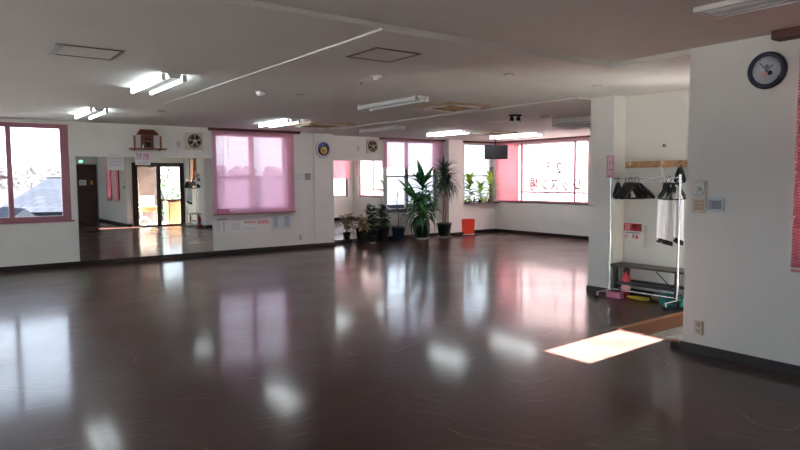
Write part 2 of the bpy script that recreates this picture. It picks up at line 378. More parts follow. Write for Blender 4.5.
# window blinds
def blind(name, label, axis, c, u0, u1, z0, z1, slat, tilt, group=None, pitch=.0225, w=.025, rail=None, gap=None, up=None):
    root = thing(name, label, 'blind', ((u0+u1)/2, c, z1) if axis == 'x' else (c, (u0+u1)/2, z1), 0, group)
    L = (u1-u0)/2; H = z1-z0
    def P(u, d, z): return (u, d, z) if axis == 'x' else (d, u, z)
    MB().box(P(-L, -.013, -.028), P(L, .013, 0)).build('head_rail', M[rail or slat], root)
    MB().box(P(-L, -.011, -H), P(L, .011, -H+.016)).build('bottom_rail', M[rail or slat], root)
    m = MB(); z = -.035; cs, sn = math.cos(tilt)*w/2, math.sin(tilt)*w/2
    while z > -H+.02:
        m.add([P(-L, -cs, z-sn), P(L, -cs, z-sn), P(L, 0, z+.0025), P(-L, 0, z+.0025), P(L, cs, z+sn), P(-L, cs, z+sn)], [(0, 1, 2, 3), (3, 2, 4, 5)], False); z -= pitch
    m.build('slats', M[slat], root)
    for k in (.12, .88):
        MB().box(P(-L+2*L*k-.002, -.0135, -H+.01), P(-L+2*L*k+.002, -.0125, -.02)).build('ladder_cord', M['white'], root)
    MB().tube([P(-L+.35*L, -.02, -.02), P(-L+.35*L, -.022, -.55)], .004, 6).build('tilt_wand', M['white'], root)
    return root
blind('window_blind', 'pink blind lowered over the whole two-pane window beside the wall calendar', 'x', YN-.035, 4.45, 6.22, .82, CC-.055, 'lilac', .98)
blind('window_blind', 'pale pink blind drawn only halfway down behind the tall floor plants', 'x', YN2-.05, 8.80, 10.70, 1.75, CC-.07, 'lilac', .9)
blind('window_blind', 'short white blind half lowered above the potted plants on the corner sill', 'x', YN2-.05, 11.44, 12.60, 1.82, CC-.07, 'pale', .5)
blind('window_blind', 'rosy pink closed blind next to the room corner behind the hanging television', 'y', XE-.05, 11.62, 12.50, .87, CC-.065, 'rose', 1.15)
blind('window_blind', 'pink blind at the edge of the white wall, beside the navy round clock', 'y', XR-.03, 1.36, 1.985, .79, CE-.065, 'nearpink', .5)
blind('window_blind', 'narrow pink blind seen only in the big mirror, nearer the dark door', 'y', XR-.045, .32, .98, .79, CE-.065, 'nearpink', .5)
blind('window_blind', 'pink blind half lowered, seen in the small mirror above a potted plant', 'x', YS+.05, 11.24, 12.5, 1.5, CC-.08, 'rose', 1.0)

# letters stuck on the outside of the frosted glass, to be read from the street
let = thing('window_lettering', 'faint reversed lettering on the bright frosted window left of its last post', 'lettering', (XE+.055, 10.5, 1.33))
def reading_out(y, z): return ori_e(0, y, z)
for i, (ch, k) in enumerate(zip('レッスン場', range(5))):
    text('letter', ch, .36, M['letterr'] if i == 4 else M['letter'], let, reading_out(-.70+.345*k, -.02), sx=.85, bold=.008)
text('letter', '2', .42, M['letter'], let, reading_out(-.14, .40), bold=.004); text('letter', 'F', .36, M['letter'], let, reading_out(.22, .44))

# ------------------------------------------------------------------ doors
def struct_root(name): o = struct(bpy.data.objects.new(name, None)); COL.objects.link(o); return o
d = struct_root('door_1')
MB().box((4.51, YB, 0), (5.06, YB+.035, 2.03)).build('door_panel', M['dwood'], d)
m = MB(); m.box((4.45, YB, 0), (4.51, YB+.05, 2.09)); m.box((5.06, YB, 0), (5.11, YB+.05, 2.09)); m.box((4.51, YB, 2.03), (5.06, YB+.05, 2.09)); m.build('door_frame', M['dwood'], d)
MB().lathe([(.012, 0), (.012, .04), (.028, .045), (.03, .06), (.02, .075)], (4.6, YB+.035, 1.0), 12, 'y').build('door_handle', M['chrome'], d)
n = 2
for (a, b) in ((5.54, 6.30), (6.28, 7.08)):
    d = struct_root(f'door_{n}'); n += 1; y = YE-.075 if n == 3 else YE-.03
    m = MB(); w = .075
    m.box((a, y-.035, GZ), (a+w, y, 2.02)); m.box((b-w, y-.035, GZ), (b, y, 2.02)); m.box((a+w, y-.035, 2.02-w), (b-w, y, 2.02)); m.box((a+w, y-.035, GZ), (b-w, y, GZ+.14)); m.box((a+w, y-.035, .80), (b-w, y, .84)) if n == 4 else None
    m.build('door_frame', M['dwood'], d)
    MB().box((a+w, y-.02, GZ+.14), (b-w, y-.015, 2.02-w)).build('pane', M['glass'], d)
    hx = b-w/2 if n == 3 else a+w/2
    MB().bbox((hx-.012, y, .85), (hx+.012, y+.03, 1.15)).build('door_handle', M['alu'], d)
m = MB(); m.box((5.42, YE-.1, GZ), (5.53, YE+.01, 2.02)); m.box((7.08, YE-.1, GZ), (XA, YE+.01, 2.08)); m.box((5.42, YE-.1, 2.02), (7.08, YE+.01, 2.08)); struct(m.build('trim_20', M['dwood']))
# wooden casing around the small high window beside the entrance
m = MB(); m.box((XA-.02, 3.69, 1.19), (XA, 3.77, 2.27)); m.box((XA-.02, 3.12, 1.19), (XA, 3.19, 2.27)); m.box((XA-.02, 3.19, 2.23), (XA, 3.69, 2.27)); m.box((XA-.02, 3.19, 1.19), (XA, 3.69, 1.23)); struct(m.build('trim_21', M['wood']))

# ------------------------------------------------------------------ mirrors (the big one leans a third of a degree)
mr = thing('wall_mirror', 'large frameless dance mirror on the long wall beneath the wooden shrine shelf', 'mirror', (3.2, YN-.012, .083))
m = MB(); a, b = -1.185, 1.215; e = .0078; lean = .0006
v = [(a, a*e-.006, 0), (b, b*e-.006, 0), (b, b*e-.006-lean, 1.84), (a, a*e-.006-lean, 1.84)]
m.add(v, [(0, 1, 2, 3)]); m.build('mirror_glass', M['mirror'], mr)
w_ = MB(); w_.add([(x, y+.0015, z) for x, y, z in v]+[(x, .012, z) for x, y, z in v], [(0, 3, 2, 1), (4, 5, 6, 7), (0, 1, 5, 4), (1, 2, 6, 5), (2, 3, 7, 6), (3, 0, 4, 7)]); w_.build('mirror_back', M['grey'], mr)
mr = thing('wall_mirror', 'narrower dance mirror reflecting bright windows, between the pillar and the plants', 'mirror', (8.06, YN2-.006, .083))
MB().add([(-.76, -.006, 0), (.75, -.006, 0), (.75, -.006, 1.85), (-.76, -.006, 1.85)], [(0, 1, 2, 3)]).build('mirror_glass', M['mirror'], mr)
MB().box((-.76, -.005, 0), (.75, .006, 1.85)).build('mirror_back', M['grey'], mr)

# ------------------------------------------------------------------ ceiling fittings
def fixture(label, loc, lit, group, L=1.22, rz=0):
    r = thing('fluorescent_lamp', label, 'ceiling light', loc, rz, group); h = L/2
    m = MB(); prof = [(-.07, 0), (-.05, -.045), (.05, -.045), (.07, 0)]
    m.add([(x, -h, z) for x, z in prof]+[(x, h, z) for x, z in prof], [(0, 1, 5, 4), (1, 2, 6, 5), (2, 3, 7, 6), (3, 0, 4, 7), (3, 2, 1, 0), (4, 5, 6, 7)]); m.build('housing', M['white'], r)
    for s in (-1, 1):
        t = MB().tube([(s*.10, -h+.03, -.045), (s*.10, h-.03, -.045)], .0165, 10); t.build('tube', M['tube_on' if lit else 'tube_off'], r)
        for q in (-1, 1): MB().bbox((s*.10-.02, q*(h-.025)-.014, -.07), (s*.10+.02, q*(h-.025)+.014, -.001), .004).build('socket', M['white'], r)
    return r
G1, G2 = 'twin tube ceiling lights, switched on', 'twin tube ceiling lights, switched off'
def cl(x, y): return max(CC, CC+.015-.018*(y-3.61)/(9.2-3.61)) if x < 2.54 else (CC if x < 6.6 else CC-.022)
fixture('lit twin tube light nearest the square hatch in the left ceiling bay', (1.93, 6.85, cl(1.9, 6.85)), True, G1)
fixture('lit twin tube light above the right end of the clear landscape window', (1.93, 10.3, cl(1.9, 10.3)), True, G1)
fixture('lit twin tube light above the fully lowered pink blind', (4.98, 10.3, CC), True, G1)
fixture('unlit twin tube light in mid ceiling, nearest the bigger square hatch', (4.92, 6.80, CC), False, G2, 1.3)
fixture('faint unlit twin tube light over the smaller mirror', (7.1, 10.15, CC-.022), False, G2)
fixture('lit twin tube light above the tall floor plants', (9.0, 10.35, CC-.022), True, G1)
fixture('lit twin tube light above the hanging television', (10.85, 10.1, CC-.022), True, G1, 1.5)
r = thing('fluorescent_lamp', 'near unlit long ceiling light cut by the top edge, above the navy clock', 'ceiling light', (4.08, 1.50, CE), 0, G2)
m = MB(); m.box((-.14, -.64, -.02), (.14, .64, 0)); m.box((-.15, -.65, -.03), (-.13, .65, 0)); m.box((.13, -.65, -.03), (.15, .65, 0)); m.box((-.13, .63, -.03), (.13, .65, 0)); m.build('housing', M['white'], r)
MB().box((-.13, -.63, -.024), (.13, .63, -.021)).build('diffuser', M['troffer'], r)
for s in (-1, 1): MB().bbox((s*.06-.02, -.6, -.030), (s*.06+.02, .6, -.024), .003).build('tube_ridge', M['tube_off'], r)

fixture('lit twin tube light added unseen to brighten the room, left by the far windows', (-1.6, 10.3, cl(0, 10.3)), True, G1)  # from here, extra tubes added out of view to brighten the room
fixture('lit twin tube light added unseen to brighten the room, left at mid room', (-1.6, 6.85, cl(0, 6.85)), True, G1)
fixture('lit twin tube light added unseen to brighten the room, overhead on the camera side', (.6, 1.2, CE), True, G1)
fixture('lit twin tube light added unseen to brighten the room, near the west windows', (-1.9, 2.2, CE), True, G1)
def hatch(label, x, y, s, z, tab=False):
    r = thing('access_hatch', label, 'ceiling hatch', (x, y, z)); h = s/2; w = .022
    m = MB(); m.box((-h, -h, -.006), (h, -h+w, 0)); m.box((-h, h-w, -.006), (h, h, 0)); m.box((-h, -h+w, -.006), (-h+w, h-w, 0)); m.box((h-w, -h+w, -.006), (h, h-w, 0)); m.build('frame', M['alu'], r)
    MB().box((-h+w, -h+w, -.003), (h-w, h-w, 0)).build('panel', M['ceil'], r)
    if tab: MB().box((-h-.03, -h, -.008), (-h+.03, h, -.001)).build('metal_strip', M['silver'], r)
hatch('square ceiling hatch with a shiny edge strip in the left bay', 1.05, 5.63, .46, cl(1, 5.6), True)
hatch('brown framed square ceiling hatch in the centre bay near the smoke detector', 3.05, 4.32, .45, CC)
hatch('flat ceiling hatch with a shiny strip above the clear landscape window', .35, 9.4, .5, cl(.3, 9.4), True)

def cassette(label, x, y, s, z, rz=0):
    r = thing('ceiling_air_conditioner', label, 'air conditioner', (x, y, z), rz, 'yellowed ceiling cassette air conditioners'); h = s/2
    m = MB(); m.bbox((-h, -h, -.03), (h, h, 0), .012); m.build('panel', M['beige'], r)
    for k in range(4):
        f = MB(); a = k*PI/2; c, sn = math.cos(a), math.sin(a)
        f.box((-h*.6, -h*.86, -.042), (h*.6, -h*.76, -.03)); f.v = [(x_*c-y_*sn, x_*sn+y_*c, z_) for x_, y_, z_ in f.v]; f.build('flap', M['white'], r)
    g = MB()
    for k in range(9): g.box((-h*.55, -h*.55+k*h*.13, -.036), (h*.55, -h*.55+k*h*.13+.012, -.029))
    g.build('intake_grille', M['tan'], r)
cassette('yellowed ceiling air conditioner right of the mid-ceiling unlit tube light', 5.98, 6.78, .78, CC)
cassette('yellowed ceiling air conditioner above the round picture clock', 5.9, 10.4, .95, CC)
cassette('yellowed ceiling air conditioner just in front of the hanging television', 9.9, 9.9, .8, CC-.022)

def downlight(label, x, y, z, r_=.055):
    r = thing('downlight', label, 'downlight', (x, y, z), 0, 'small recessed downlights')
    MB().lathe([(r_*.62, -.001), (r_*.7, -.010), (r_, -.006), (r_, -.0003)], n=20).build('trim_ring', M['silver'], r)
    MB().lathe([(r_*.45, -.012), (r_*.6, -.004), (.001, -.002)], n=16).build('bulb', M['white'], r)
downlight('small downlight over the centre of the room, near the long ceiling step', 4.62, 4.40, CC)
downlight('small downlight just in front of the white pillar by the coat rack', 6.0, 4.37, CC)
downlight('small downlight above the coat rack alcove', 6.05, 3.48, CC+.035)
downlight('small downlight left of centre between the hatch and the lowered pink blind', 3.62, 6.9, CC)
r = thing('smoke_detector', 'round white smoke detector between the square hatch and the unlit tube light', 'smoke detector', (3.6, 5.23, CC))
MB().lathe([(.062, 0), (.062, -.012), (.05, -.016), (.001, -.016)]).build('base', M['white'], r)
MB().lathe([(.035, -.016), (.03, -.04), (.001, -.043)]).build('sensor', M['white'], r)
r = thing('heat_detector', 'little dark knob under the round white smoke detector', 'detector', (3.7, 5.65, CC)); MB().lathe([(.012, 0), (.012, -.02), (.001, -.022)]).build('button', M['grey'], r)
r = thing('ceiling_speaker', 'bulging white ceiling speaker beside the thin bright ceiling edge', 'speaker', (3.12, 6.9, CC))
MB().lathe([(.06, 0), (.055, -.03), (.04, -.05), (.001, -.055)]).build('dome', M['white'], r); MB().lathe([(.07, 0), (.07, -.006), (.055, -.008)]).build('collar', M['silver'], r)
r = thing('ceiling_sensor', 'small round ceiling sensor above the wooden shrine shelf', 'sensor', (2.75, 9.6, CC))
MB().lathe([(.06, 0), (.055, -.02), (.001, -.025)]).build('dome', M['silver'], r)
r = thing('ceiling_sensor', 'round white bump lamp between the black spotlights and the hanging grey box', 'sensor', (8.0, 6.8, CC-.022))
MB().lathe([(.075, 0), (.07, -.03), (.05, -.05), (.001, -.055)]).build('dome', M['white'], r)
r = thing('round_ceiling_vent', 'flat round reddish ceiling vent left of the black spotlights', 'vent', (8.0, 7.75, CC-.022))
MB().lathe([(.3, 0), (.3, -.012), (.26, -.022)], n=32).build('ring', M['white'], r); MB().lathe([(.25, -.001), (.25, -.014), (.001, -.02)], n=32).build('diffuser', M['terra'], r)
r = thing('spotlight_pair', 'black ceiling spotlight pair with two white bulbs', 'spotlight', (7.45, 6.95, CC-.022), -.75)
MB().bbox((-.10, -.025, -.03), (.10, .025, 0)).build('track', M['black'], r)
for s in (-1, 1):
    MB().lathe([(.018, -.03), (.034, -.06), (.036, -.10), (.03, -.10)], (s*.05, 0, 0), 16).build('lamp_head', M['black'], r)
    MB().lathe([(.02, -.09), (.036, -.12), (.03, -.145), (.001, -.15)], (s*.05, 0, 0), 16).build('bulb', M['white'], r)
r = thing('ceiling_air_box', 'long grey air conditioner box hanging under the ceiling before the bright windows', 'air conditioner', (8.78, 6.2, CC-.022))
m = MB(); m.add([(-.2, -.95, 0), (.34, -.95, 0), (.34, -.95, -.16), (-.2, -.95, -.12), (-.2, .95, 0), (.34, .95, 0), (.34, .95, -.16), (-.2, .95, -.12)], [(0, 1, 2, 3), (4, 7, 6, 5), (0, 4, 5, 1), (1, 5, 6, 2), (2, 6, 7, 3), (3, 7, 4, 0)]); m.build('casing', M['ceil'], r)
MB().box((-.206, -.85, -.10), (-.2, .85, -.085)).build('louver', M['grey'], r)
MB().box((.0, -.6, -.152), (.2, .6, -.14)).build('intake_grille', M['ceil'], r)

# ------------------------------------------------------------------ things on the north wall
def fan(label, x, y, z, s=.34):
    r = thing('exhaust_fan', label, 'ventilation fan', (x, y, z), 0); h = s/2
    m = MB(); m.bbox((-h, -.035, -h), (h, 0, h), .01); m.build('housing', M['cream'], r)
    MB().lathe([(h*.78, .036), (h*.78, .042), (h*.001, .043)], n=28, axis='y').build('shroud', M['dark'], r)
    m = MB()
    for k in range(5):
        a = k*2*PI/5+.3; vs = []
        for i in range(4):
            rr = h*(.18+.17*i); w = .10+.075*i
            for q in (-1, 1): vs.append((rr*math.cos(a+q*.27*(.6+i*.12)), -.050-q*.008, rr*math.sin(a+q*.27*(.6+i*.12))))
        m.add(vs, [(i*2, i*2+1, i*2+3, i*2+2) for i in range(3)], True)
    m.build('blades', M['beige'], r)
    MB().lathe([(h*.2, .044), (h*.2, .06), (h*.12, .066), (.001, .067)], n=18, axis='y').build('hub', M['cream'], r)
    m = MB()
    for k in (1, .82): m.tube([(h*.78*k*math.cos(2*PI*j/28), -.07, h*.78*k*math.sin(2*PI*j/28)) for j in range(28)], .002, 5, closed=True)
    for k in range(8):
        a = k*PI/4; m.tube([(h*.15*math.cos(a), -.068, h*.15*math.sin(a)), (h*.78*math.cos(a), -.07, h*.78*math.sin(a)), (h*.8*math.cos(a), -.036, h*.8*math.sin(a))], .002, 5)
    m.build('guard', M['cream'], r)
fan('square cream exhaust fan between the shrine shelf and the lowered blind', 4.10, YN, 2.25)
fan('square cream exhaust fan over the smaller mirror next to its plug box', 8.50, YN2, 2.28)
def plate(name, label, x, y, z, w, h, cat='switch', mt='cream', face='n', parts=()):
    r = thing(name, label, cat, (x, y, z))
    if face == 'n': MB().bbox((-w/2, -.012, -h/2), (w/2, 0, h/2), .004).build('plate', M[mt], r)
    else: MB().bbox((-.012, -w/2, -h/2), (0, w/2, h/2), .004).build('plate', M[mt], r)
    for (pn, u, v, pw, ph, pm) in parts:
        if face == 'n': MB().bbox((u-pw/2, -.018, v-ph/2), (u+pw/2, -.011, v+ph/2), .002).build(pn, M[pm], r)
        else: MB().bbox((-.018, u-pw/2, v-ph/2), (-.011, u+pw/2, v+ph/2), .002).build(pn, M[pm], r)
    return r
plate('socket_plate', 'small plug plate between the shrine shelf and the cream fan', 3.81, YN, 2.19, .07, .12, 'socket', parts=[('plug', 0, -.02, .04, .05, 'cream')])
plate('socket_plate', 'small plug plate left of the fan above the smaller mirror', 8.1, YN2, 2.22, .07, .12, 'socket', parts=[('plug', 0, -.02, .04, .05, 'cream')])
plate('wall_outlet', 'low outlet on the wall just left of the clock pillar', 6.36, YN, .24, .075, .12, 'outlet', parts=[('socket', 0, .02, .03, .03, 'grey'), ('socket', 0, -.02, .03, .03, 'grey')])
plate('wall_outlet', 'low outlet on the near white wall above its dark baseboard', XR, 2.69, .225, .075, .12, 'outlet', face='w', parts=[('socket', 0, .028, .032, .026, 'beige'), ('socket', 0, -.028, .032, .026, 'beige')])
r = plate('light_switch', 'upper dial switch plate beside the grey intercom', XR, 2.715, 1.405, .12, .13, face='w', parts=[('switch_pad', 0, 0, .09, .10, 'silver')])
MB().lathe([(.024, .018), (.022, .034), (.001, .036)], n=20, axis='x').build('dial', M['cream'], r)
for q in (-1, 1): MB().lathe([(.008, .018), (.008, .024), (.001, .025)], (0, q*.03, -.035), n=10, axis='x').build('knob', M['white'], r)
plate('light_switch', 'lower plain switch plate under the dial, beside the grey intercom', XR, 2.715, 1.265, .12, .135, face='w', parts=[('rocker', 0, .03, .08, .025, 'beige'), ('rocker', 0, 0, .08, .025, 'beige'), ('rocker', 0, -.03, .08, .025, 'beige')])
r = plate('wall_intercom', 'grey framed intercom panel on the near white wall', XR, 2.578, 1.272, .135, .115, 'intercom', 'silver', 'w', parts=[('display', -.012, 0, .075, .07, 'lens'), ('speaker_grille', .045, 0, .025, .075, 'grey')])

# shrine shelf
r = thing('household_shrine', 'small wooden household shrine on its shelf high above the big mirror', 'shrine', (3.21, YN, 2.065)); r.scale = (.86, 1, 1)
MB().bbox((-.36, -.22, 0), (.36, 0, .022), .004).build('shelf_board', M['redwood'], r)
for s in (-1, 1):
    MB().add([(s*.26, 0, 0), (s*.26+.02, 0, 0), (s*.26+.02, -.16, 0), (s*.26, -.16, 0), (s*.26, 0, -.02), (s*.26+.02, 0, -.02)], [(0, 1, 2, 3), (0, 4, 5, 1), (0, 3, 4), (1, 5, 2), (3, 2, 5, 4)]).build('bracket', M['redwood'], r)
    MB().bbox((s*.27-.02, -.12, .022), (s*.27+.02, -.10, .25), .004).build('side_panel', M['wood'], r)
    for q in (-.10, .10): pass
    MB().tube([(s*.075, -.15, .022), (s*.075, -.15, .25)], .011, 8).build('pillar', M['redwood'], r)
    MB().lathe([(.012, 0), (.02, .02), (.012, .05), (.015, .06)], (s*.12, -.17, .022), 12).build('vase', M['white'], r)
MB().bbox((-.12, -.12, .022), (.12, -.02, .26), .004).build('shrine_body', M['redwood'], r)
MB().box((-.05, -.128, .05), (.05, -.12, .20)).build('shrine_door', M['dark'], r)
m = MB(); m.add([(-.21, -.2, .27), (.21, -.2, .27), (.21, 0, .27), (-.21, 0, .27), (-.19, -.17, .30), (.19, -.17, .30), (.13, -.09, .37), (-.13, -.09, .37), (.13, -.02, .37), (-.13, -.02, .37)],
    [(0, 3, 2, 1), (0, 1, 5, 4), (4, 5, 6, 7), (7, 6, 8, 9), (1, 2, 8, 6, 5), (3, 0, 4, 7, 9), (2, 3, 9, 8)]); m.build('roof', M['redwood'], r)
MB().tube([(.0, -.16, .17), (-.06, -.165, .15), (.06, -.165, .14)], [.012, .009, .012], 6).build('straw_rope', M['tan'], r)

# clocks
def clock(name, label, loc, R_, axis, rim, face, deco):
    r = thing(name, label, 'clock', loc)
    MB().lathe([(R_*.98, .001), (R_, .015), (R_*.98, .035), (R_*.76, .038), (R_*.74, .026)], n=40, axis=axis).build('rim', M[rim], r)
    MB().lathe([(R_*.76, .002), (R_*.76, .026), (.001, .0262)], n=40, axis=axis).build('face', M[face], r)
    return r
def onax(axis, u, d, z): return (u, -d, z) if axis == 'y' else (-d, -u, z)
r = clock('wall_clock', 'round clock with a thick navy rim on the near white wall', (XR, 2.212, 2.305), .140, 'x', 'navy', 'face', 0)
m = MB()
for k in range(12):
    a = k*PI/6; u, v = .095*math.sin(a), .095*math.cos(a); m.box(onax('x', u-.003, .0264, v-.005), onax('x', u+.003, .0275, v+.005))
m.build('hour_marks', M['inkgrey'], r)
MB().tube([onax('x', -.008, .029, -.01), onax('x', .045, .029, .035)], .0035, 6).build('hour_hand', M['black'], r)
MB().tube([onax('x', .01, .031, -.012), onax('x', -.05, .031, .06)], .0028, 6).build('minute_hand', M['black'], r)
for (u, v, rr, mt) in ((-.022, -.03, .020, 'inkpink'), (.024, -.022, .018, 'navy'), (.0, .03, .016, 'inkgrey')):
    MB().lathe([(rr, .0262), (rr, .0270), (.001, .0271)], onax('x', u, 0, v), 16, 'x').build('printed_spot', M[mt], r)
r = clock('wall_clock', 'oval looking picture clock with pearl rim and yellow disc on the pillar', (6.94, YN-.03, 2.165), .20, 'y', 'rim', 'navy', 0)
MB().lathe([(.085, .026), (.085, .029), (.001, .0295)], (.005, 0, -.035), 24, 'y').build('yellow_disc', M['yellow'], r)
MB().lathe([(.035, .0295), (.035, .031), (.001, .0315)], (.0, 0, -.04), 16, 'y').build('disc_centre', M['tan'], r)
m = MB()
for j in range(8):
    a0, a1 = PI*(.35+j*.075), PI*(.35+(j+1)*.075)
    q = [(rr*math.cos(a), -.028, rr*math.sin(a)) for rr, a in ((.085, a0), (.14, a0), (.14, a1), (.085, a1))]
    m.add(q, [(0, 1, 2, 3)])
m.build('blue_arc', M['blue'], r)
MB().tube([(0, -.034, -.01), (.05, -.034, .05)], .004, 6).build('hour_hand', M['white'], r); MB().tube([(0, -.036, -.01), (-.03, -.036, .10)], .003, 6).build('minute_hand', M['white'], r)

# papers and signs
def sheet(name, label, x, y, z, w, h, mt='paper', cat='poster', lines=(), group=None, th=.003):
    r = thing(name, label, cat, (x, y, z), 0, group)
    MB().box((-w/2, -th, -h/2), (w/2, 0, h/2)).build('sheet', M[mt], r)
    for (u0, u1, v0, v1, lm) in lines:
        MB().box((u0*w-w/2, -th-.0008, v0*h-h/2), (u1*w-w/2, -th, v1*h-h/2)).build('print', M[lm], r)
    return r
sheet('wall_calendar', 'small white wall chart right of the lowered pink blind', 6.47, YN, 1.57, .37, .21, lines=[(.05, .5, .1, .8, 'paperb'), (.55, .95, .1, .8, 'inkgrey')], cat='chart')
xs = 4.47
specs = [('bluish', [(.1, .9, .78, .86, 'inkgrey'), (.1, .4, .2, .7, 'paperb'), (.6, .66, .15, .7, 'inkgrey')]), ('white', [(.1, .9, .75, .8, 'inkpink'), (.2, .8, .2, .6, 'paperb')]), ('pink', [(.05, .95, .55, .68, 'inkpink'), (.1, .9, .2, .3, 'paperb')]), ('pinker', [(.05, .95, .5, .70, 'inkpink')])]
words = ['notice sheet with grey bars, first below the blind beside the big mirror', 'notice sheet with a pale block, second below the lowered pink blind', 'notice sheet with a pink band, third below the lowered pink blind', 'notice sheet with one broad pink band, fourth below the lowered blind']
for (nm, ln), lb in zip(specs, words):
    sheet('notice_sheet', lb, xs+.145, YN, .585, .285, .37, lines=ln); xs += .295
sheet('notice_sheet', 'bluish notice sheet at the right end below the lowered pink blind', 5.92, YN, .60, .46, .33, 'paperb', lines=[(.1, .3, .15, .85, 'inkblue'), (.65, .9, .15, .85, 'inkblue')])
r = sheet('mirror_sign', 'magenta lettered paper sign stuck to the top of the big mirror', 3.13, YN-.021, 1.91, .27, .26)
text('lettering', '禁煙', .125, M['magenta'], r, ori_n(0, -.005, .02))
MB().box((-.08, -.004, -.09), (.08, -.003, -.075)).build('print', M['inkpink'], r)
r = sheet('mirror_sign', 'plain white notice paper stuck to the top of the big mirror', 2.66, YN-.024, 1.83, .27, .29, 'paperb', lines=[(.12, .88, .7, .74, 'inkgrey'), (.12, .88, .5, .54, 'inkgrey'), (.12, .7, .3, .34, 'inkgrey')])
r = sheet('extinguisher_sign', 'red and white fire extinguisher notice on the alcove wall above the bench', 0, 0, 0, .25, .21, lines=[(.0, 1, .55, 1, 'inkred'), (.44, .98, .60, .94, 'inkpink'), (.06, .26, .1, .3, 'inkpink'), (.5, .62, .1, .34, 'inkgrey'), (.68, .82, .08, .3, 'inkred'), (.1, .9, .40, .46, 'inkgrey')])
r.location = (XA, 4.62, .81); r.rotation_euler = (0, 0, -PI/2)
text('lettering', '消', .085, M['paper'], r, ori_n(-.075, -.005, .05)); text('lettering', '火器', .07, M['inkred'], r, ori_n(.04, -.005, .045))
struct(MB().box((XA-.02, 4.42, .62), (XA, 4.45, .90)).build('trim_22', M['cream']))

# pink box and small items on the blind window's sill
tag(MB().bbox((0, -.06, 0), (.24, 0, .10), .01).build('pink_box', M['pinkb']), 'pink box at the lower left corner of the lowered pink blind', 'box', loc=(4.5, YN-.055, .83)).location.z = .823
struct(MB().box((4.45, YN-.12, .80), (6.2, YN, .822)).build('trim_23', M['pframe']))

# ------------------------------------------------------------------ television, bin
r = thing('hanging_television', 'black flat television hanging from the ceiling by a pole in the corner', 'television', (12.03, 11.90, CC-.022), -.62)
MB().tube([(0, .05, 0), (0, .05, -.22)], .016, 10).build('pole', M['black'], r)
MB().lathe([(.05, 0), (.05, -.012), (.016, -.014)], (0, .05, 0), 16).build('ceiling_plate', M['black'], r)
MB().bbox((-.05, .0, -.42), (.05, .06, -.2), .004).build('bracket', M['black'], r)
MB().bbox((-.31, -.05, -.50), (.31, 0, -.13), .008).build('casing', M['black'], r)
MB().box((-.295, -.052, -.48), (.295, -.05, -.145)).build('screen', M['screen'], r)
for o in list(r.children): pass
r = thing('waste_bin', 'orange red upright bin on the floor below the corner window', 'bin', (11.38, 12.33, 0), -.3)
m = MB(); o_ = [(-.20, -.09), (.20, -.09), (.20, .09), (-.20, .09)]
m.add([(x*.92, y*.92, .02) for x, y in o_]+[(x, y, .42) for x, y in o_]+[(x*.94, y*.9, .42) for x, y in o_]+[(x*.88, y*.85, .04) for x, y in o_],
      [(3, 2, 1, 0)]+[(i, (i+1) % 4, 4+(i+1) % 4, 4+i) for i in range(4)]+[(4+i, 4+(i+1) % 4, 8+(i+1) % 4, 8+i) for i in range(4)]+[(8+i, 8+(i+1) % 4, 12+(i+1) % 4, 12+i) for i in range(4)]+[(12, 13, 14, 15)])
m.build('body', M['red'], r); MB().bbox((-.19, -.088, 0), (.19, .088, .022), .004).build('foot', M['saucer'], r)

# ------------------------------------------------------------------ floor plants
def pot(r, R_, H, mt, saucer=None, z0=0):
    if saucer:
        MB().lathe([(R_*.70, 0), (R_*.95, .05), (R_*.98, .052), (R_*.92, .046), (R_*.6, .012), (.001, .012)], n=28).build('saucer', M[saucer], r); z0 = .05
    MB().lathe([(R_*.72, z0), (R_*.93, z0+H*.85), (R_, z0+H*.86), (R_, z0+H), (R_*.9, z0+H), (R_*.88, z0+H*.9)], n=28).build('pot', M[mt], r)
    MB().lathe([(R_*.89, z0+H*.86), (R_*.89, z0+H*.9), (.001, z0+H*.91)], n=24).build('soil', M['soil'], r)
    return z0+H*.88
rnd = random.Random(3)
def ang(): return rnd.uniform(0, 2*PI)

r = thing('potted_plant', 'small cream and tan leaved plant in a tiny black pot by the mirror', 'potted plant', (7.99, 12.17, 0))
z = pot(r, .085, .22, 'pblack'); m = MB(); f = MB()
for k in range(4):
    a = ang(); tip = (.1*math.cos(a), .1*math.sin(a), z+.2+.08*k); m.tube([(0, 0, z-.02), (.03*math.cos(a), .03*math.sin(a), z+.12), tip], [.008, .006, .004], 6)
for k in range(64):
    a = ang(); h = rnd.uniform(.16, .45); q = rnd.uniform(.0, .12)
    f.blade((q*math.cos(a), q*math.sin(a), z+h), a, rnd.uniform(-.4, .8), rnd.uniform(.12, .19), .075, 1.0, .2, 4)
m.build('stem', M['bark'], r); f.build('foliage', M['creaml'], r)

r = thing('potted_plant', 'bushy dark green round leaved plant in the rear black pot by the mirror', 'potted plant', (8.63, 12.31, 0))
z = pot(r, .17, .36, 'pblack'); m = MB(); f = MB()
for k in range(6):
    a = ang(); h = rnd.uniform(.25, .5); tip = (.12*math.cos(a), .12*math.sin(a), z+h); m.tube([(0, 0, z-.02), (.05*math.cos(a), .05*math.sin(a), z+h*.5), tip], [.012, .009, .005], 6)
for k in range(84):
    a = ang(); h = rnd.uniform(.04, .56); q = rnd.uniform(.0, .13)*(1-.5*abs(h-.3)/.3)
    f.blade((q*math.cos(a), q*math.sin(a), z+h), a, rnd.uniform(-.3, .9), rnd.uniform(.13, .19), .13, .9, .15, 4, pw=.9)
m.build('stem', M['bark'], r); f.build('foliage', M['dusk'], r)

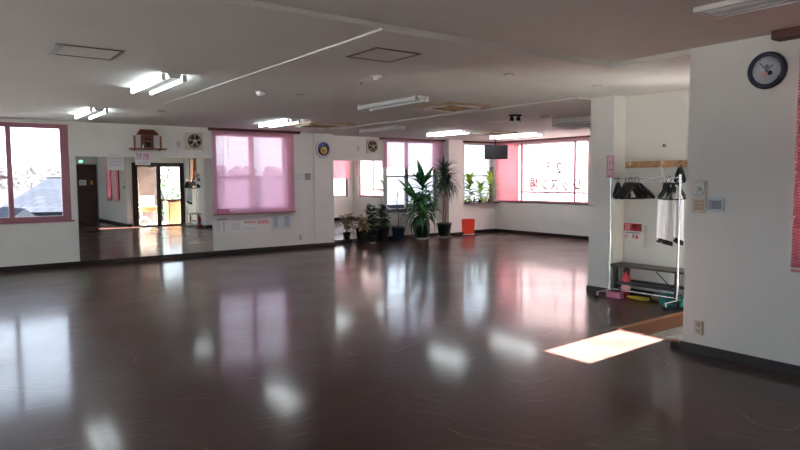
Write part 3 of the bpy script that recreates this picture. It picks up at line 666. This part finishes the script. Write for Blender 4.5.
r = thing('potted_plant', 'plain black pot with a low bushy plant, left of the dark round leaved one', 'potted plant', (8.33, 12.27, 0))
z = pot(r, .14, .32, 'pblack'); f = MB(); m = MB(); m.tube([(0, 0, z-.02), (0, 0, z+.1)], .008, 6)
for k in range(22):
    a = ang(); f.blade((0, 0, z+rnd.uniform(0, .12)), a, rnd.uniform(.2, 1), rnd.uniform(.10, .17), .05, 1.2, .2, 4)
m.build('stem', M['bark'], r); f.build('foliage', M['dusk'], r)

tg = thing('flower_pot', 'little empty black pot on a cream saucer in front of the black pots', 'pot', (8.09, 11.95, 0))
pot(tg, .075, .14, 'pblack', 'cream')

r = thing('potted_plant', 'tall thin nearly leafless plant in the blue pot', 'potted plant', (9.01, 12.2, 0))
z = pot(r, .165, .34, 'pblue'); m = MB(); f = MB()
m.tube([(0, 0, z-.02), (.01, .0, z+.3), (-.03, 0, z+.6), (-.02, .0, z+.92)], [.011, .009, .007, .004], 7); m.tube([(-.01, 0, z+.35), (.1, 0, z+.5)], [.006, .003], 6)
for k in range(16):
    a = ang(); h = .35+.6*k/16; f.blade((-.02, 0, z+h), a, .3, rnd.uniform(.10, .2), .022, 1.6, .2, 5)
for a in (0, .5, -.4, 3.0): f.blade((.03, 0, z+.34), a, .25, .30, .06, 1.1, .25, 6)
m.build('stem', M['bark'], r); f.build('foliage', M['dusk'], r)

r = thing('potted_plant', 'biggest plant with broad glossy leaves on several canes in a dark pot', 'potted plant', (9.66, 12.08, 0))
z = pot(r, .195, .34, 'pgreen', 'saucer'); canes = [((0.02, 0), 1.00, (.03, 0)), ((-.06, .03), .62, (-.12, 0)), ((.07, .04), .60, (.10, .03)), ((.0, -.07), .42, (-.04, -.04))]
for (bx, by), h, (tx, ty) in canes:
    MB().tube([(bx, by, z-.02), ((bx+tx)/2+.01, (by+ty)/2, z+h*.5), (tx, ty, z+h)], [.02, .018, .014], 8).build('cane', M['bark'], r)
def whorl(f, c, n, L, w, el0, el1, droop, spread=.05):
    for k in range(n):
        a = 2*PI*k*.382+rnd.uniform(-.2, .2); q = k/n
        f.blade((c[0], c[1], c[2]-spread*2*(1-q)), a, el0+(el1-el0)*q+rnd.uniform(-.1, .1), L*rnd.uniform(.85, 1.12), w*rnd.uniform(.85, 1.15), droop*(1.2-.5*q), .28, 8)
f = MB(); whorl(f, (.03, 0, z+1.02), 34, .62, .12, -.15, 1.2, 1.5, .16)
for az, el, L in ((2.6, 1.0, .66), (.25, 1.0, .64), (1.6, 1.45, .66), (3.6, .9, .5)): f.blade((.03, 0, z+1.02), az, el, L, .19, .5, .3, 8)
f.build('top_leaves', M['green'], r)
f = MB(); whorl(f, (-.12, 0, z+.64), 20, .54, .13, .0, 1.1, 1.6, .08)
for az, el, L in ((3.0, .95, .84), (2.8, 1.2, .80), (3.35, .7, .7)): f.blade((-.12, 0, z+.62), az, el, L, .24, .5, .25, 8)
f.build('left_leaves', M['green2'], r)
f = MB(); whorl(f, (.10, .03, z+.62), 24, .54, .10, .0, 1.2, 1.7, .08); f.build('right_leaves', M['green'], r)
f = MB(); whorl(f, (-.04, -.04, z+.44), 40, .66, .085, -.2, 1.0, 2.1, .14); f.build('low_leaves', M['green'], r)

r = thing('potted_plant', 'slim trunk plant with a spiky mop of narrow leaves beside the pillar', 'potted plant', (10.33, 12.02, 0))
z = pot(r, .19, .33, 'pgreen', 'saucer')
MB().tube([(.03, 0, z-.02), (.05, 0, z+.35), (.01, 0, z+.7), (.03, 0, z+.98)], [.022, .02, .018, .016], 8).build('trunk', M['terra'], r)
MB().tube([(-.03, .02, z-.02), (-.02, .02, z+.3), (.02, .01, z+.65), (.08, 0, z+.85)], [.016, .015, .014, .012], 8).build('trunk', M['terra'], r)
f = MB()
for k in range(260):
    a = ang(); q = rnd.random(); c = (.0, 0, z+1.0+.40*q) if k % 3 else (.10, 0, z+.92+.2*q)
    f.blade(c, a, -.3+1.6*q+rnd.uniform(-.2, .2), rnd.uniform(.40, .62), .028, rnd.uniform(1.2, 2.2)*(1.2-.5*q), .3, 7, pw=.5)
f.build('foliage', M['dusk'], r)

# plants on the corner sill
def sillplant(label, x, y, mt, h, n, L, w, potm='terra', z=.84, pr=.055, ph=.09, kind=0):
    r = thing('potted_plant', label, 'potted plant', (x, y, z)); zz = pot(r, pr, ph, potm); f = MB(); m = MB()
    m.tube([(0, 0, zz-.02), (.01, 0, zz+h*.4), (0, 0, zz+h*.75)], [.006, .005, .003], 6)
    for k in range(n):
        q = k/n; f.blade((0, 0, zz+h*.75*q), ang(), .2+.8*q, L*rnd.uniform(.8, 1.2), w, 1.3, .2, 5)
    m.build('stem', M['bark'], r); f.build('foliage', M[mt], r); return r
sillplant('tall yellow green plant at the left end of the corner window sill', 11.62, 12.46, 'lime', .85, 56, .30, .10)
sillplant('small leafy plant in the middle of the corner window sill', 12.0, 12.46, 'lime', .60, 40, .26, .09, 'pblue')
sillplant('arching leggy plant at the right end of the corner window sill', 12.36, 12.46, 'lime', .90, 30, .36, .09)
sillplant('green plant on a far sill, seen only in the small mirror', 11.6, 4.98, 'lime', .5, 26, .22, .07, z=.84)
tag(MB().lathe([(.03, 0), (.035, .06), (.02, .10), (.014, .16)], n=14).build('glass_bottle', M['inkblue']), 'pale bottle between two plants on the corner window sill', 'bottle', loc=(11.82, 12.5, .84))

# ------------------------------------------------------------------ coat rack alcove
rack = thing('garment_rack', 'chrome garment rack on castors standing in the alcove', 'rack', (6.77, 4.25, 0))
for s in (-1, 1):
    MB().tube([(0, s*.45, .09), (0, s*.45, 1.53)], .0125, 10).build('post', M['chrome'], rack)
    MB().tube([(-.24, s*.45, .085), (.24, s*.45, .085)], .0125, 10).build('foot_bar', M['chrome'], rack)
    for q in (-1, 1):
        c = MB(); c.lathe([(.026, -.011), (.028, 0), (.026, .011)], (q*.24, s*.45+.012, .028), 16, 'x'); 
        c.build('castor', M['black'], rack); MB().bbox((q*.24-.008, s*.45-.012, .028), (q*.24+.008, s*.45+.0, .085), .002).build('castor_fork', M['chrome'], rack)
    MB().lathe([(.0125, 0), (.016, .01), (.001, .02)], (0, s*.45, 1.53), 10).build('cap', M['black'], rack)
MB().tube([(0, -.45, 1.49), (0, .45, 1.49)], .012, 10).build('hanging_rail', M['chrome'], rack)
MB().tube([(0, -.45, .11), (0, .45, .11)], .011, 10).build('lower_rail', M['chrome'], rack)
s_ = thing('rack_sign', 'pink upright sign with three white characters topping the left rack post', 'sign', (6.755, 4.705, 1.50))
MB().box((-.004, -.05, 0), (.0, .05, .27)).build('board', M['pinkpaper'], s_)
for k, ch in enumerate('会員用'): text('lettering', ch, .085, M['paper'], s_, ori_w(-.006, 0, .222-.088*k))

def hanger_mesh(r, w=.40, mt='black'):
    m = MB(); hk = [(0, 0, -.10), (0, 0, -.03)]+[(.018-.018*math.cos(a)-.0, 0, -.012+.018*math.sin(a)) for a in [i*PI/5-.2 for i in range(7)]]
    hk = [(0, 0, -.07), (0, 0, -.035), (.012, 0, -.02), (.02, 0, -.004), (.016, 0, .012), (0, 0, .018), (-.014, 0, .013), (-.018, 0, .002)]
    m.tube(hk, .0045, 6); m.build('hook', M[mt], r)
    m = MB(); pts = [(-w/2, 0, -.235), (-w*.42, 0, -.20), (-w*.2, 0, -.12), (-.03, 0, -.06), (.03, 0, -.06), (w*.2, 0, -.12), (w*.42, 0, -.20), (w/2, 0, -.235)]
    m.tube(pts, [.016, .028, .026, .016, .016, .026, .028, .016], 8); m.build('shoulder', M[mt], r)
    MB().tube([(-w*.47, 0, -.23), (-w*.2, 0, -.238), (w*.2, 0, -.238), (w*.47, 0, -.23)], .009, 6).build('bar', M[mt], r)
def hanger(label, y, rz, w=.40, z=1.485, x=6.77, mt='black', group='black hangers on the chrome rack'):
    r = thing('clothes_hanger', label, 'hanger', (x, y, z), rz, group); hanger_mesh(r, w, mt); return r
hanger('black clothes hanger hanging alone at the left end of the rack rail', 4.60, .9, .30)
for y, rz, lb in ((4.50, .35, 'black hanger second from the left rack post, starting the dense cluster'), (4.455, -.15, 'black hanger third from the left rack post, within the dense cluster'),
                  (4.425, .15, 'black hanger fourth from the left rack post, within the dense cluster'), (4.40, -.35, 'black hanger fifth from the left rack post, within the dense cluster'),
                  (4.37, -.05, 'black hanger sixth from the left rack post, within the dense cluster'), (4.33, -.45, 'black hanger seventh from the left rack post, ending the dense cluster')):
    hanger(lb, y, rz, .44)
hanger('narrow black clip hanger on the rail left of the white garments', 3.965, 1.2, .17)
hanger('black hanger holding the longer white garment', 3.92, -.6, .26); hanger('black hanger holding the white garment behind the right rack post', 3.84, -.6, .22)
def garment(label, y, z, w, H, rz, x=6.80):
    r = thing('hanging_garment', label, 'garment', (x, y, z), rz); m = MB(); vs = []; nu, nv = 14, 12
    for i in range(nv+1):
        v = i/nv; ww = w/2*(.55+.45*min(1, v*5))*(1+.06*v)
        for sd in (1, -1):
            for j in range(nu+1):
                u = j/nu*2-1
                if sd == -1: u = -u
                th = .022*math.sqrt(max(0, 1-u*u))*sd+.010*math.sin(u*9+v*2)*v
                vs.append((u*ww, th, -H*v+.02*(abs(u)**2)*-1*(1-min(1, v*5))))
    k = 2*(nu+1); fs = []
    for i in range(nv):
        for j in range(k): fs.append((i*k+j, i*k+(j+1) % k, (i+1)*k+(j+1) % k, (i+1)*k+j))
    m.add(vs, fs, True); m.build('cloth', M['garment'], r)
    h = MB()
    h.add([(x_*1.02, y_*1.15, z_+(.035 if i < k else .0)-(.02 if i >= k else 0)-.05*x_/w) for i, (x_, y_, z_) in enumerate(vs[-k:]+vs[-k:])], [(j, (j+1) % k, k+(j+1) % k, k+j) for j in range(k)], True); h.build('black_hem', M['clothb'], r)
    return r
garment('longer white hanging garment with a slanting black hem', 4.0, 1.40, .18, .66, -.62, 6.81)
garment('white hanging garment with black hem behind the right rack post', 3.83, 1.40, .11, .64, -.62, 6.81)

# hook board on the alcove wall and what hangs from it
r = thing('hook_board', 'orange brown wooden hook board fixed across the alcove wall', 'hook board', (XA, 4.24, 1.66))
MB().bbox((-.02, -.55, -.04), (0, .495, .04), .004).build('board', M['lwood'], r)
for k in range(7):
    yy = .42-.15*k; MB().tube([(-.02, yy, .01), (-.045, yy, .012), (-.06, yy, -.005), (-.062, yy, .02)], .005, 7).build('hook', M['chrome'], r)
    MB().lathe([(.016, .02), (.016, .024), (.001, .025)], (0, yy, .01), 10, 'x').build('hook_plate', M['chrome'], r)
hanger('white clothes hanger on the wooden hook board', 4.21, .7, .40, 1.675, XA-.065, 'white', None)
hanger('black hanger pair on the hook board above the right rack post', 3.97, .9, .26, 1.675, XA-.065, 'black', None)
hanger('black hanger on the hook board at its right end', 3.81, .9, .24, 1.675, XA-.065, 'black', None)
r = thing('wall_sensor', 'tiny dark sensor on the alcove wall above the hook board', 'sensor', (XA, 4.21, 1.88))
MB().bbox((-.02, -.02, -.02), (0, .02, .02), .004).build('base', M['silver'], r); MB().lathe([(.012, .02), (.01, .035), (.001, .04)], (0, 0, .005), 10, 'x').build('eye', M['navy'], r)

# bench
b = thing('bench', 'dark topped low bench behind the garment rack', 'bench', (6.955, 4.25, 0), .02)
MB().bbox((-.155, -.50, .39), (.155, .475, .415), .006).build('bench_top', M['benchtop'], b)
for s in (-1, 1):
    for q in (-1, 1): MB().bbox((q*.12-.02, s*.40-.022, 0), (q*.12+.02, s*.40+.022, .39), .003).build('leg', M['steel'], b)
    MB().bbox((-.12, s*.40-.01, .12), (.12, s*.40+.01, .14), .003).build('cross_bar', M['steel'], b)
for q in (-1, 1): MB().bbox((q*.12-.012, -.40, .17), (q*.12+.012, .40, .205), .003).build('rail', M['steel'], b)
MB().tube([(-.12, -.39, .16), (-.12, -.14, .38)], .007, 6).build('brace', M['steel'], b)
# extinguisher
r = thing('fire_extinguisher', 'red fire extinguisher under the left end of the bench', 'fire extinguisher', (6.90, 4.55, 0))
MB().lathe([(.05, 0), (.055, .01), (.055, .24), (.04, .28), (.018, .30), (.018, .33)], n=20).build('cylinder', M['extred'], r)
MB().lathe([(.0555, .10), (.0555, .17)], n=20).build('label', M['inkpink'], r)
MB().bbox((-.05, -.01, .325), (.03, .01, .34), .004).build('lever', M['black'], r)
MB().tube([(.02, 0, .31), (.06, .02, .30), (.075, .02, .2), (.07, .02, .08)], .008, 7).build('hose', M['black'], r)
tag(MB().bbox((-.05, -.10, 0), (.05, .10, .075), .008).build('small_box', M['pinkb']), 'pink box on the floor beneath the left end of the bench', 'box', loc=(6.78, 4.62, 0))
tag(MB().tube([(0, -.13, .03), (0, 0, .032), (.02, .14, .036)], [.02, .028, .012], 10).build('folded_umbrella', M['ylw']), 'yellow rolled umbrella lying under the bench', 'umbrella', loc=(6.82, 4.32, 0)).rotation_euler = (0, 0, .3)
m = MB(); m.lathe([(.001, .10), (.05, .09), (.075, .05), (.07, .01), (.001, .0)], n=12); m.v = [(x*.8, y*1.5+.01*math.sin(x*60), z) for x, y, z in m.v]
tag(m.build('cloth_bag', M['tan']), 'tan cloth bag bundled under the middle of the bench', 'bag', loc=(6.99, 4.14, 0))
r = thing('storage_basket', 'teal plastic basket under the right end of the bench', 'basket', (6.93, 3.93, 0))
m = MB(); o_ = [(-.09, -.15), (.09, -.15), (.09, .15), (-.09, .15)]
m.add([(x*.85, y*.9, 0) for x, y in o_]+[(x, y, .11) for x, y in o_]+[(x*.95, y*.97, .11) for x, y in o_]+[(x*.8, y*.87, .01) for x, y in o_], [(3, 2, 1, 0)]+[(i, (i+1) % 4, 4+(i+1) % 4, 4+i) for i in range(4)]+[(4+i, 4+(i+1) % 4, 8+(i+1) % 4, 8+i) for i in range(4)]+[(8+i, 8+(i+1) % 4, 12+(i+1) % 4, 12+i) for i in range(4)]+[(12, 13, 14, 15)]); m.build('body', M['teal'], r)
MB().tube([(-.092, -.152, .105), (.092, -.152, .105), (.092, .152, .105), (-.092, .152, .105)], .006, 6, closed=True).build('rim', M['teal'], r)
m = MB(); m.lathe([(.001, .08), (.04, .07), (.06, .035), (.05, .0), (.001, .0)], n=10); tag(m.build('rolled_towel', M['lwood']), 'brown rolled cloth beneath the bench beside the teal basket', 'cloth', loc=(7.02, 3.98, .0)).scale = (1, 1.6, 1)
# sandal and stopper at the step, by the end of the near wall
r = thing('sandal', 'brown sandal standing at the corner of the entrance step', 'shoe', (5.52, 3.0, GZ), .4)
m = MB(); pts = [(.045*math.cos(a)*(1 if math.cos(a) > 0 else .8), .12*math.sin(a)) for a in [2*PI*i/16 for i in range(16)]]
m.add([(x, y, 0) for x, y in pts]+[(x, y, .02) for x, y in pts], [tuple(reversed(range(16))), tuple(range(16, 32))]+[(i, (i+1) % 16, 16+(i+1) % 16, 16+i) for i in range(16)]); m.build('sole', M['black'], r)
MB().tube([(-.045, .03, .015), (-.03, .035, .055), (0, .04, .065), (.03, .035, .055), (.045, .03, .015)], .014, 8).build('strap', M['wood'], r)
r = thing('door_stopper', 'small dark wedge with brown top at the foot of the near wall corner', 'door stopper', (5.22, 2.93, 0), .2)
MB().add([(-.05, -.03, 0), (.05, -.03, 0), (.05, .03, 0), (-.05, .03, 0), (-.05, -.03, .05), (-.05, .03, .05), (.05, -.03, .012), (.05, .03, .012)], [(0, 3, 2, 1), (0, 1, 6, 4), (1, 2, 7, 6), (2, 3, 5, 7), (3, 0, 4, 5), (4, 6, 7, 5)]).build('wedge', M['black'], r)
MB().bbox((-.045, -.028, .05), (.0, .028, .06), .003).build('pad', M['wood'], r)

# ------------------------------------------------------------------ seen in the mirror: the rear door's notices, the exit lamp and the entrance
r = thing('exit_lamp', 'small green exit lamp above the dark door in the mirror', 'exit lamp', (4.60, YB, 2.20))
MB().bbox((-.07, 0, -.06), (.07, .035, .06), .006).build('case', M['white'], r); MB().box((-.06, .035, -.05), (.06, .038, .05)).build('lit_panel', M['exitg'], r)
for lb, x, z, w, h, mt in (('white notice sheet on the dark door in the mirror', 4.63, 1.42, .25, .2, 'paper'), ('small orange notice on the dark door in the mirror', 4.93, 1.42, .09, .15, 'orange')):
    q = sheet('door_notice', lb, 0, 0, 0, w, h, mt, cat='poster', lines=[(.2, .8, .5, .6, 'inkgrey')]); q.location = (x, YB+.035, z); q.rotation_euler = (0, 0, PI)
# porch beyond the glass doors
r = thing('step_ladder', 'wooden step ladder beyond the glass entrance, seen in the mirror', 'ladder', (5.62, 2.0, GZ))
for s in (-1, 1):
    MB().tube([(s*.16, .2, 0), (s*.10, 0, 1.75)], .02, 6).build('rail', M['cream'], r)
for k in range(5): MB().bbox((-.15, .13-.035*k, .3+.3*k-.012), (.15, .20-.035*k, .3+.3*k+.012), .004).build('rung', M['cream'], r)
r = thing('reception_desk', 'small wooden desk beyond the glass entrance, seen in the mirror', 'desk', (6.15, 1.55, GZ))
MB().bbox((-.3, -.25, .70), (.3, .25, .73), .005).build('desk_top', M['lwood'], r)
for sx in (-1, 1):
    for sy in (-1, 1): MB().bbox((sx*.27-.02, sy*.22-.02, 0), (sx*.27+.02, sy*.22+.02, .70), .004).build('leg', M['lwood'], r)
MB().bbox((-.26, .18, .55), (.26, .22, .70), .004).build('drawer', M['lwood'], r)
tag(MB().bbox((-.2, -.15, 0), (.2, .15, .36), .015).build('white_carton', M['paper']), 'white carton on the wooden desk, seen in the mirror', 'carton', loc=(6.15, 1.55, GZ+.731))
m = MB(); m.tube([(.16*math.cos(2*PI*k/24), 0, .2+.16*math.sin(2*PI*k/24)) for k in range(24)], .04, 8, closed=True)
tag(m.build('white_ring', M['paper']), 'white hoop standing on the porch floor, seen in the mirror', 'hoop', loc=(5.85, 2.2, GZ)).rotation_euler = (0, 0, .3)
r = thing('shoe_cabinet', 'brown cabinet behind the right glass door, seen in the mirror', 'cabinet', (6.93, 1.95, GZ))
MB().bbox((-.24, -.2, 0), (.24, .2, .95), .006).build('body', M['wood'], r); MB().bbox((-.26, -.22, .95), (.26, .22, .98), .006).build('top', M['dwood'], r)
for s in (-1, 1): MB().bbox((s*.10-.11, .2, .05), (s*.10+.11, .215, .90), .004).build('door', M['lwood'], r)
struct(MB().box((5.3, -.2, GZ), (6.95, -.1, 2.6)).build('wall_porch', M['dwood']))
struct(MB().box((XR+.14, -2.6, 2.6), (8.0, YE-.1, 2.75)).build('porch_sunblock', M['ceil']))  # unseen slab added to keep the sun off the narrow windows
def bush(label, c, R_, n=900, trunk=None):
    r = thing('garden_tree', label, 'tree', (c[0], c[1], trunk if trunk is not None else c[2]-R_)); f = MB(); rn = random.Random(int(c[0]*10))
    base = Vector((0, 0, c[2]-(trunk if trunk is not None else c[2]-R_)))
    for k in range(n):
        v = Vector((rn.gauss(0, 1), rn.gauss(0, 1), rn.gauss(0, 1))).normalized()*R_*rn.random()**.4; p = base+v
        f.blade(p, rn.uniform(0, 6.28), rn.uniform(-1, 1), .24, .13, .6, .2, 2)
    f.build('foliage', M['hedge'], r)
    MB().tube([(0, 0, 0), (0, 0, base.z)], [.16, .08], 8).build('trunk', M['trunk'], r)
bush('leafy garden tree outside the right glass door, seen in the mirror', (9.5, -8, .6), 1.7, 1300, -4.5)
bush('lower leafy garden tree left of the other, beyond the glass entrance', (12.9, -12.5, .2), 1.9, 1300, -4.5)

# ------------------------------------------------------------------ outside
struct(MB().box((-250, -60, -4.8), (900, 760, -4.5)).build('ground', M['field']))
struct(MB().box((-70, -55, -4.5), (110, 62, -4.46)).build('ground_bounce', M['bounce']))  # unseen pale ground added to bounce sunlight up onto the ceiling
r = thing('neighbour_house', 'neighbouring house with a wide blue grey tiled roof outside', 'house', (13.1, 24.6, -4.5), -.297)
ex, ey, zr, ze = 10.0, 8.0, 6.10, 5.15
m = MB(); m.box((-ex+.6, -ey+.8, 0), (ex-.6, ey-.8, ze+.1)); 
for q in (-1, 1): m.add([(q*(ex-.6), -ey+.8, ze+.1), (q*(ex-.6), ey-.8, ze+.1), (q*(ex-.6), 0, zr-.05)], [(0, 1, 2)])
m.build('wall', M['plaster'], r)
m = MB(); m.add([(-ex, -ey, ze), (ex, -ey, ze), (ex, 0, zr), (-ex, 0, zr), (-ex, ey, ze), (ex, ey, ze)]+[(-ex, -ey, ze-.12), (ex, -ey, ze-.12), (ex, 0, zr-.12), (-ex, 0, zr-.12), (-ex, ey, ze-.12), (ex, ey, ze-.12)],
    [(0, 1, 2, 3), (3, 2, 5, 4), (6, 9, 8, 7), (9, 10, 11, 8), (0, 6, 7, 1), (4, 5, 11, 10), (0, 3, 9, 6), (3, 4, 10, 9), (1, 7, 8, 2), (2, 8, 11, 5)]); m.build('roof', M['roof'], r)
MB().tube([(-ex, 0, zr+.03), (ex, 0, zr+.03)], .05, 6).build('ridge_tiles', M['plaster'], r)
for k in range(4): MB().box((-7+4*k, -ey+.74, 2.6), (-5.4+4*k, -ey+.8, 3.9)).build('house_window', M['hill'], r)
r = thing('garden_shed', 'small grey gabled roof low at the left of the clear window', 'shed', (1.2, 13.9, -4.5), .15)
MB().box((-.6, -.65, 0), (.6, .65, 4.95)).build('wall', M['plaster'], r)
MB().add([(-.75, -.75, 4.9), (.75, -.75, 4.9), (0, -.75, 5.5), (-.75, .75, 4.9), (.75, .75, 4.9), (0, .75, 5.5)], [(0, 1, 2), (3, 5, 4), (0, 2, 5, 3), (1, 4, 5, 2), (0, 3, 4, 1)]).build('roof', M['hill'], r)
# treeline
def crown_tree(seed):
    rn = random.Random(seed); f = MB()
    for k in range(46):
        a = rn.uniform(0, 2*PI); q = rn.random()**.5; zz = rn.uniform(-1, 1); sh = math.sqrt(1-zz*zz*.75)
        c = Vector((math.cos(a)*q*4.0*sh, math.sin(a)*q*3.4*sh, 5.2+zz*3.2)); rr = rn.uniform(.7, 1.5)
        bm = bmesh.new(); bmesh.ops.create_icosphere(bm, subdivisions=2, radius=rr)
        for v in bm.verts: v.co = c+v.co*rn.uniform(.75, 1.2)
        bm.verts.index_update(); f.add([v.co[:] for v in bm.verts], [[v.index for v in fc.verts] for fc in bm.faces], True); bm.free()
    m = MB(); m.tube([(0, 0, 0), (0, 0, 5)], [.4, .2], 6)
    for k in range(6): a = k*1.05; m.tube([(0, 0, 2.5), (2.6*math.cos(a), 2.4*math.sin(a), 6.4)], [.18, .06], 5)
    return f, m
spots = [(31, 'big round bare tree at the far left of the clear window'), (43.5, 'round bare tree right of the window post on the skyline'), (54, 'round bare tree on the skyline nearest the right window stile')]
spots2 = [37.3, 49, 133, 147, 160, 171, 184]
first = None
for k, (x, lb) in enumerate(spots):
    r = thing('distant_tree', lb, 'tree', (x, 380+k*4, -4.5), k*1.3); f, m = crown_tree(k); f.build('crown', M['tree'], r); m.build('trunk', M['trunk'], r); first = first or r
    r.scale = (1.55+.1*(k == 0),)*3
tl = ['smaller bare tree just right of the window post, low on the skyline', 'smaller bare tree between the two round ones on the skyline']
for k, x in enumerate(spots2):
    lb = tl[k] if k < 2 else 'hazy skyline tree glimpsed through the lowered pink blind'
    d = dup(first, (x, 392+(k % 3)*5, -4.5), k*.9, lb, None if k < 2 else 'skyline trees behind the lowered blind'); s = 1.1 if k < 2 else 1.6; d.scale = (s, s, s)
m = MB(); vs = []; K = 40
for i in range(K+1):
    x = -200+i*26; h = 8+4*math.sin(i*.7)+2*math.sin(i*1.9)
    vs += [(x, 640, -4.5), (x, 680, -4.5+h), (x, 740, -4.5)]
m.add(vs, [(i*3, i*3+3, i*3+4, i*3+1) for i in range(K)]+[(i*3+1, i*3+4, i*3+5, i*3+2) for i in range(K)], True); struct(m.build('hills', M['hill']))

def haze_mat():
    m, nt, out = _nt('thin_haze'); v = nt.nodes.new('ShaderNodeVolumeScatter'); v.inputs['Density'].default_value = .00016; v.inputs['Color'].default_value = (1, .97, .98, 1)
    nt.links.new(v.outputs[0], out.inputs['Volume']); return m
hz = tag(MB().box((-150, 60, -4.4), (500, 420, 26)).build('haze', haze_mat()), 'thin bright haze over the dry fields and the treeline outside', 'haze'); hz['kind'] = 'stuff'

# ------------------------------------------------------------------ light
w = bpy.data.worlds.new('World'); bpy.context.scene.world = w; w.use_nodes = True
nt = w.node_tree; bg = nt.nodes['Background']; tc = nt.nodes.new('ShaderNodeTexCoord'); sp = nt.nodes.new('ShaderNodeSeparateXYZ'); rp = nt.nodes.new('ShaderNodeValToRGB')
nt.links.new(tc.outputs['Generated'], sp.inputs[0]); nt.links.new(sp.outputs[2], rp.inputs[0]); nt.links.new(rp.outputs[0], bg.inputs[0])
rp.color_ramp.elements[0].position = .0; rp.color_ramp.elements[0].color = (.84, .93, 1, 1); rp.color_ramp.elements[1].position = .8; rp.color_ramp.elements[1].color = (.55, .72, 1, 1)
bg.inputs[1].default_value = 2.4
sun = bpy.data.lights.new('sun', 'SUN'); sun.energy = 125; sun.color = (1, .96, .91); sun.angle = .009
so = bpy.data.objects.new('sun', sun); COL.objects.link(so)
e = math.atan(.73); so.rotation_euler = Vector((-math.cos(e), -.042*math.cos(e), -math.sin(e))).to_track_quat('-Z', 'Y').to_euler(); so.location = (30, 5, 30)

# daylight portals in the open windows (they emit nothing; they only guide the sampling of the sky)
def portal(c, a, b, nrm):
    L = bpy.data.lights.new('window_portal', 'AREA'); L.shape = 'RECTANGLE'; L.size = a; L.size_y = b; L.cycles.is_portal = True
    o = bpy.data.objects.new('window_portal', L); COL.objects.link(o); o.location = c
    o.rotation_euler = Vector(nrm).to_track_quat('-Z', 'Z' if abs(nrm[2]) < .5 else 'Y').to_euler()
for h in ((.6, 3.2), (4.8, 7.4), (8.8, 11.2)): portal((XW-.21, sum(h)/2, 1.55), 2.6, 1.5, (1, 0, 0))
for (u0, u1, z0, z1) in (W0, W1, W2): portal(((u0+u1)/2, YN+.23, (z0+z1)/2), u1-u0, z1-z0, (0, -1, 0))
for (u0, u1, z0, z1) in (W3, W4): portal(((u0+u1)/2, YN2+.23, (z0+z1)/2), u1-u0, z1-z0, (0, -1, 0))

# ------------------------------------------------------------------ camera
f, pit, yaw, rol = 626.3, .0737, .6391, -.0061
fw = Vector((math.sin(yaw)*math.cos(pit), math.cos(yaw)*math.cos(pit), -math.sin(pit))); rt = Vector((math.cos(yaw), -math.sin(yaw), 0)); up = rt.cross(fw)
c, s = math.cos(rol), math.sin(rol); R1 = c*rt+s*up; U1 = -s*rt+c*up
cam = bpy.data.cameras.new('camera'); co = bpy.data.objects.new('camera', cam); COL.objects.link(co)
co.matrix_world = Matrix(((R1.x, U1.x, -fw.x, 0), (R1.y, U1.y, -fw.y, 0), (R1.z, U1.z, -fw.z, 1.5), (0, 0, 0, 1)))
cam.sensor_width = 36; cam.lens = 36*f/800; cam.clip_end = 2000; cam.clip_start = .05
sc = bpy.context.scene; sc.camera = co
sc.view_settings.view_transform = 'Standard'; sc.view_settings.look = 'None'; sc.view_settings.exposure = .93; sc.view_settings.gamma = 1
sc.cycles.use_denoising = True; sc.cycles.use_adaptive_sampling = False; sc.cycles.max_bounces = 14; sc.cycles.diffuse_bounces = 5; sc.cycles.glossy_bounces = 6; sc.cycles.transparent_max_bounces = 24; sc.cycles.transmission_bounces = 10
sc.cycles.sample_clamp_indirect = 8; sc.cycles.caustics_reflective = False
